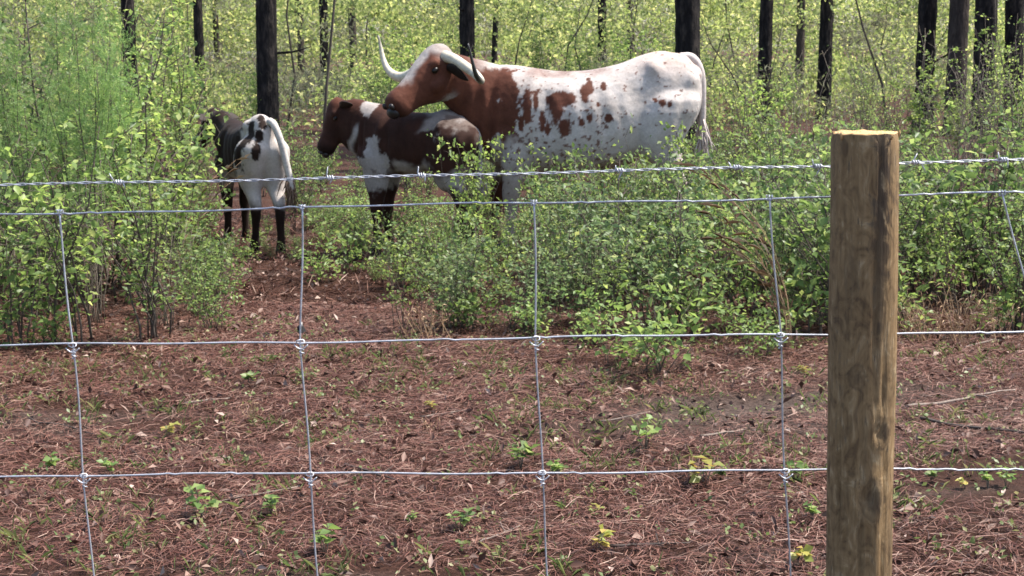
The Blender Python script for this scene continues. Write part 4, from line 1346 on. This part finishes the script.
# bright low seedlings with larger leaves along the edge of the straw
BR = [(590, 7.7, .3, 'bright green low bush at the straw edge below the cow belly'), (657, 7.0, .42, 'bright green bush spilling furthest onto the straw left of the fourth stay wire'), (622, 7.25, .3, 'small bright bush just left of the one spilling furthest onto the straw'), (768, 7.3, .26, 'low bright sprig at the fourth stay wire under the middle line wire'),
      (700, 7.9, .4, 'bright yellow-green bush in front of the dense thicket, left of the dry stalks'), (755, 7.7, .28, 'low bright bush at the foot of the dry arching stalks'),
      (812, 7.8, .42, 'bright leafy bush touching the left edge of the fence post'), (905, 7.9, .4, 'bright leafy bush just right of the fence post'),
      (535, 8.0, .25, 'small bright bush beside the third stay wire at the straw edge'), (470, 8.2, .3, 'small bright bush below the cow forelegs'),
      (1010, 8.0, .35, 'bright leafy bush at the right picture edge'), (40, 7.9, .3, 'low green bush at the foot of the left thicket')]
for px, Y, h, lab in BR:
    put('bright', PX(px, Y), Y, h * 1.2, lab, 'bright bushes at the straw edge', 'bush', 'bush', 1.15)


# ------------------------------------------------------------------ seedlings on the straw
def sprout_meshes(seed, n, ls, mat):
    r = np.random.default_rng(seed)
    st, mb = MB(), MB()
    C, A = [], []
    for i in range(n):
        a = r.uniform(0, 6.283); h = r.uniform(.5, 1.0)
        e = np.array([math.cos(a) * .4 * h, math.sin(a) * .4 * h, h])
        tube(st, [np.array([0, 0, -.1]), e * .5 + r.normal(0, .04, 3), e], [.022, .016, .008], 4)
        for q in range(5):
            t = r.uniform(.45, 1); C.append(e * t); aa = r.uniform(0, 6.283)
            A.append((math.cos(aa), math.sin(aa), r.uniform(-.1, .6)))
    C, A = np.array(C), np.array(A); nn = r.normal(0, .35, (len(C), 3)); nn[:, 2] += 1
    leaves(mb, C, A, nn, ls * r.uniform(.6, 1.1, len(C)), ls * .32 * r.uniform(.8, 1.2, len(C)), .25, .15)
    return st.mesh('stem', M['stem_pale']), mb.mesh('leaves', mat)


SPR = {'g': [sprout_meshes(i, 4, .42, M['leaf_mid']) for i in range(3)], 'b': [sprout_meshes(10 + i, 4, .45, M['leaf_bright']) for i in range(3)],
       'y': [sprout_meshes(20 + i, 3, .5, M['leaf_yellow']) for i in range(2)]}
SEED = [(521, 470, .13, 'g', 'green seedling left of the third stay wire at the lowest line wire'), (560, 478, .08, 'b', 'small bright seedling just right of the third stay wire at the lowest line wire'),
        (645, 450, .12, 'b', 'bright green trailing seedling in the straw right of centre'), (596, 512, .05, 'y', 'single yellow-leaved sprout below the lowest line wire right of centre'),
        (597, 550, .09, 'y', 'yellow-green sprout near the bottom edge right of the third stay wire'), (704, 484, .12, 'y', 'yellowing seedling just below the lowest line wire in the middle of the last mesh'),
        (798, 480, .08, 'b', 'bright seedling between the fourth stay wire and the post'), (812, 520, .08, 'b', 'yellow-green seedling against the left side of the post near the bottom'),
        (800, 560, .08, 'y', 'orange-yellow sprout at the foot of the fourth stay wire'), (932, 482, .07, 'g', 'green sprout just right of the post below the lowest line wire'),
        (988, 490, .07, 'b', 'yellow-green flat seedling low at the right edge'), (1006, 488, .07, 'b', 'rightmost bright seedling cut short at the right edge'),
        (965, 490, .05, 'y', 'tiny yellow sprout right of the post'), (205, 515, .13, 'g', 'upright green seedling between the first two stay wires near the bottom'),
        (272, 512, .09, 'g', 'small green seedling left of the second stay wire near the bottom'), (326, 552, .1, 'b', 'bright sprout at the foot of the second stay wire'),
        (58, 466, .09, 'b', 'bright seedling left of the first stay wire at the lowest line wire'), (168, 432, .08, 'y', 'yellow sprout in the straw between the first two stay wires'),
        (250, 384, .1, 'g', 'green seedling near the left trail mouth under the middle line wire'), (410, 520, .05, 'g', 'tiny green sprout low in the second mesh from the middle'),
        (460, 525, .09, 'g', 'green sprout left of the third stay wire near the bottom'), (432, 408, .06, 'y', 'small yellowish sprout in the straw left of centre'),
        (720, 478, .06, 'b', 'tiny bright sprout left of the fourth stay wire'), (805, 375, .07, 'y', 'yellow-green sprout at the straw edge left of the post'),
        (110, 470, .08, 'g', 'green sprout just right of the first stay wire at the lowest line wire')]
for i, (px, py, h, k, lab) in enumerate(SEED):
    d = P(px, py + 4, 1) - Vector((0, 0, CAM_H)); t_ = -CAM_H / d.z
    X, Y = d.x * t_, d.y * t_
    m = SPR[k][i % len(SPR[k])]
    t = thing('seedling', lab, 'seedling', (X, Y, gz(X, Y)), rng.uniform(0, 6), 'seedlings on the straw')
    t.scale = (h, h, h)
    link('stem', m[0], t); link('leaves', m[1], t)


# ------------------------------------------------------------------ dry stalks, fallen twigs, charred stub
def dry_clump(px, Y, h, n, bend, spread, label, name, cat, w=.0022):
    X = PX(px, Y)
    t = thing(name, label, cat, (X, Y, gz(X, Y)), 0, 'dead dry plants')
    for i in range(n):
        mb = MB()
        a = rng.uniform(-1, 1); hh = h * rng.uniform(.55, 1)
        u = np.linspace(0, 1, 9)
        pts = np.stack([rng.normal(0, spread) + bend * hh * u ** 2.2 + a * spread * 2 * u, rng.normal(0, spread) + rng.normal(0, spread) * u, hh * u * (1 - .15 * u ** 2) - .02], -1)
        tube(mb, pts, np.linspace(w, w * .35, 9), 4)
        leaves(mb, pts[2:], np.gradient(pts, axis=0)[2:] + rng.normal(0, .03, (7, 3)), rdir(7), np.full(7, .10 * h), np.full(7, w * 1.3), .1, .3)
        link('stalk', mb.mesh('stalk', M['dry']), t)
    return t


dry_clump(792, 7.45, 1.12, 12, -.42, .02, 'dry tan grass stalks arching to the left beside the fourth stay wire', 'dry_grass', 'grass', .0016)
dry_clump(958, 7.72, .42, 34, .05, .09, 'reddish brown clump of dead fern stalks right of the fence post', 'dead_fern', 'fern')
dry_clump(922, 7.75, .36, 20, -.1, .06, 'smaller dead brown fern clump close to the right side of the post', 'dead_fern', 'fern')
dry_clump(1014, 7.7, .34, 12, .1, .05, 'dead tan grass clump at the right edge of the picture', 'dry_grass', 'grass')
dry_clump(425, 7.95, .3, 22, .1, .07, 'dead tan grass tuft below the brown calf', 'dry_grass', 'grass')
dry_clump(240, 6.2, .14, 7, .1, .02, 'short dry grass tuft left of the second stay wire under the middle line wire', 'dry_grass', 'grass', .0016)
dry_clump(425, 6.0, .1, 7, -.1, .02, 'short dry grass tuft on the straw left of the third stay wire', 'dry_grass', 'grass', .0016)
dry_clump(182, 9.7, 1.05, 7, .35, .03, 'reddish dead stalks leaning towards the rear-view calf', 'dry_grass', 'grass')

TW = [(185, 408, 230, 402, .005, 'twig', 'pale thin twig lying between the first two stay wires'), (130, 450, 150, 466, .003, 'twig_dark', 'short dark twig just below the pale twig on the left'),
      (300, 492, 180, 512, .004, 'twig', 'long pale twig running to the second stay wire near the bottom'), (420, 420, 470, 412, .004, 'twig', 'pale twig lying left of the third stay wire'),
      (600, 425, 650, 418, .004, 'twig', 'pale stick lying right of the third stay wire'), (905, 412, 1015, 395, .008, 'twig', 'long grey stick lying right of the post below the middle line wire'),
      (920, 424, 1030, 440, .008, 'twig_dark', 'dark stick lying right of the post above the lowest line wire'), (895, 520, 925, 505, .005, 'twig', 'bent pale twig at the right foot of the post'),
      (700, 445, 745, 436, .006, 'twig', 'grey stick lying on the sandy patch left of the fourth stay wire'), (30, 425, 110, 440, .004, 'twig_dark', 'dark twig lying left of the first stay wire'),
      (345, 470, 400, 486, .005, 'twig_dark', 'dark twig lying right of the second stay wire at the lowest line wire'), (610, 553, 690, 549, .005, 'twig_dark', 'dark twig near the bottom edge right of the third stay wire'),
      (480, 545, 520, 530, .004, 'twig', 'pale twig near the bottom left of the third stay wire'), (965, 350, 1010, 338, .006, 'twig', 'pale stick at the brush edge near the right side')]
for (x0, y0, x1, y1, r_, mt, lab) in TW:
    ps = []
    for x, y in ((x0, y0), (x1, y1)):
        d = P(x, y, 1) - Vector((0, 0, CAM_H)); t_ = -CAM_H / d.z
        ps.append(np.array([d.x * t_, d.y * t_, 0]))
    u = np.linspace(0, 1, 9)[:, None]
    pts = ps[0] * (1 - u) + ps[1] * u
    L = np.linalg.norm(ps[1] - ps[0])
    pts[1:-1] += rng.normal(0, .018 * L, (7, 3))
    for q in pts: q[2] = gz(q[0], q[1]) + r_ + .012
    c = pts.mean(0)
    mb = MB(); tube(mb, pts - c, np.linspace(r_, r_ * .5, 9), 7)
    b = pts[5] - c; e = b + np.array([rng.normal(0, .1 * L), rng.normal(0, .15 * L), .01])
    tube(mb, [b, (b + e) / 2 + rng.normal(0, .01, 3), e], [r_ * .5, r_ * .4, r_ * .2], 5)
    tag(link('fallen_twig', mb.mesh('fallen_twig', M[mt], True), None, tuple(c)), lab, 'twig', 'fallen twigs on the straw')

# charred stub beside the second stay wire
Yc = 8.1; Xc = PX(297, Yc)
t = thing('charred_stub', 'small black charred stub with a pale tip behind the second stay wire', 'stump', (Xc, Yc, gz(Xc, Yc)))
t.scale = (.65, .65, .65)
mb = MB()
rows = [(-.05, .05), (.0, .045), (.05, .038), (.085, .026), (.1, .012)]
loft(mb, [((rng.normal(0, .004), rng.normal(0, .004), z), (r_ * rng.uniform(.85, 1.1), 0, 0), (0, r_, 0)) for z, r_ in rows], 12, 2)
link('wood', mb.mesh('wood', M['char']), t)
mb = MB(); loft(mb, [((.004, -.02, .085), (.012, 0, 0), (0, .01, 0)), ((.006, -.024, .105), (.010, 0, 0), (0, .008, 0)), ((.012, -.02, .125), (.003, 0, 0), (0, .003, 0))], 8, 2)
link('ash_tip', mb.mesh('ash_tip', M['ash']), t)


# ------------------------------------------------------------------ the wood beyond
def make_far_woods():
    mb = MB(); sb = MB()
    r = np.random.default_rng(99)
    C, Ls = [], []
    for k in range(2500):
        if k < 620:
            Y = r.uniform(26, 58); z = r.uniform(.1, .95)
        elif k < 900:
            Y = r.uniform(30, 58); z = r.uniform(.8, 3.6)
        else:
            Y = r.uniform(56, 100) if k < 2100 else r.uniform(100, 150); z = r.uniform(.1, 1) ** .8 * (3.0 + .045 * Y)
        X = r.uniform(-1, 1) * (.40 * Y + 3)
        n = int(r.uniform(90, 190))
        rad = r.uniform(.3, .9) * (.6 if k < 900 else 1.2)
        p = r.normal(0, 1, (n, 3)) * np.array([rad, rad, rad * .55]) + np.array([X, Y, z])
        p[:, 2] = np.abs(p[:, 2]) + .05
        C.append(p); Ls.append(np.full(n, (.035 + Y * .0023)))
    half = [i for i in range(len(C)) if noise.noise(Vector((C[i][:, 0].mean() * .35, C[i][:, 1].mean() * .1, C[i][:, 2].mean() * .5))) > .2]
    db = MB()
    Cd, Ld = np.concatenate([C[i] for i in half]), np.concatenate([Ls[i] for i in half])
    leaves(db, Cd, r.normal(0, 1, (len(Cd), 3)) + np.array([0, 0, .6]), r.normal(0, 1, (len(Cd), 3)), Ld * 1.6, Ld * .13, .2)
    tag(link('far_twigs', db.mesh('far_twigs', M['leaf_dull'])), 'greyish green twiggy brush deep in the wood', 'brush', kind='stuff')
    rest = [i for i in range(len(C)) if i not in set(half)]
    C, Ls = np.concatenate([C[i] for i in rest]), np.concatenate([Ls[i] for i in rest])
    n = len(C)
    nn = r.normal(0, 1, (n, 3)); nn[:, 2] += .7
    L = Ls * r.uniform(.6, 1.3, n)
    leaves(mb, C, r.normal(0, 1, (n, 3)), nn, L, L * .3, .3)
    tag(link('far_woods', mb.mesh('far_woods', M['leaf_far'])), 'mass of sunlit yellow-green foliage deep in the wood', 'woods', kind='stuff')
    for k in range(60):
        Y = r.uniform(18, 75); X = r.uniform(-1, 1) * (.40 * Y + 2); h = r.uniform(2, 6)
        t = np.linspace(0, 1, 6)[:, None]
        pts = np.array([X, Y, -.05]) + t * np.array([r.normal(0, .7), r.normal(0, .7), h]) + np.r_[np.zeros((1, 3)), r.normal(0, .05, (5, 3))]
        tube(sb, pts, np.linspace(.012 + Y * .0005, .006, 6), 5)
    tag(link('far_saplings', sb.mesh('far_saplings', M['stem'])), 'uncountable thin grey sapling stems deep in the wood', 'saplings', kind='stuff')


make_far_woods()
print(cnt, len(bpy.data.objects))
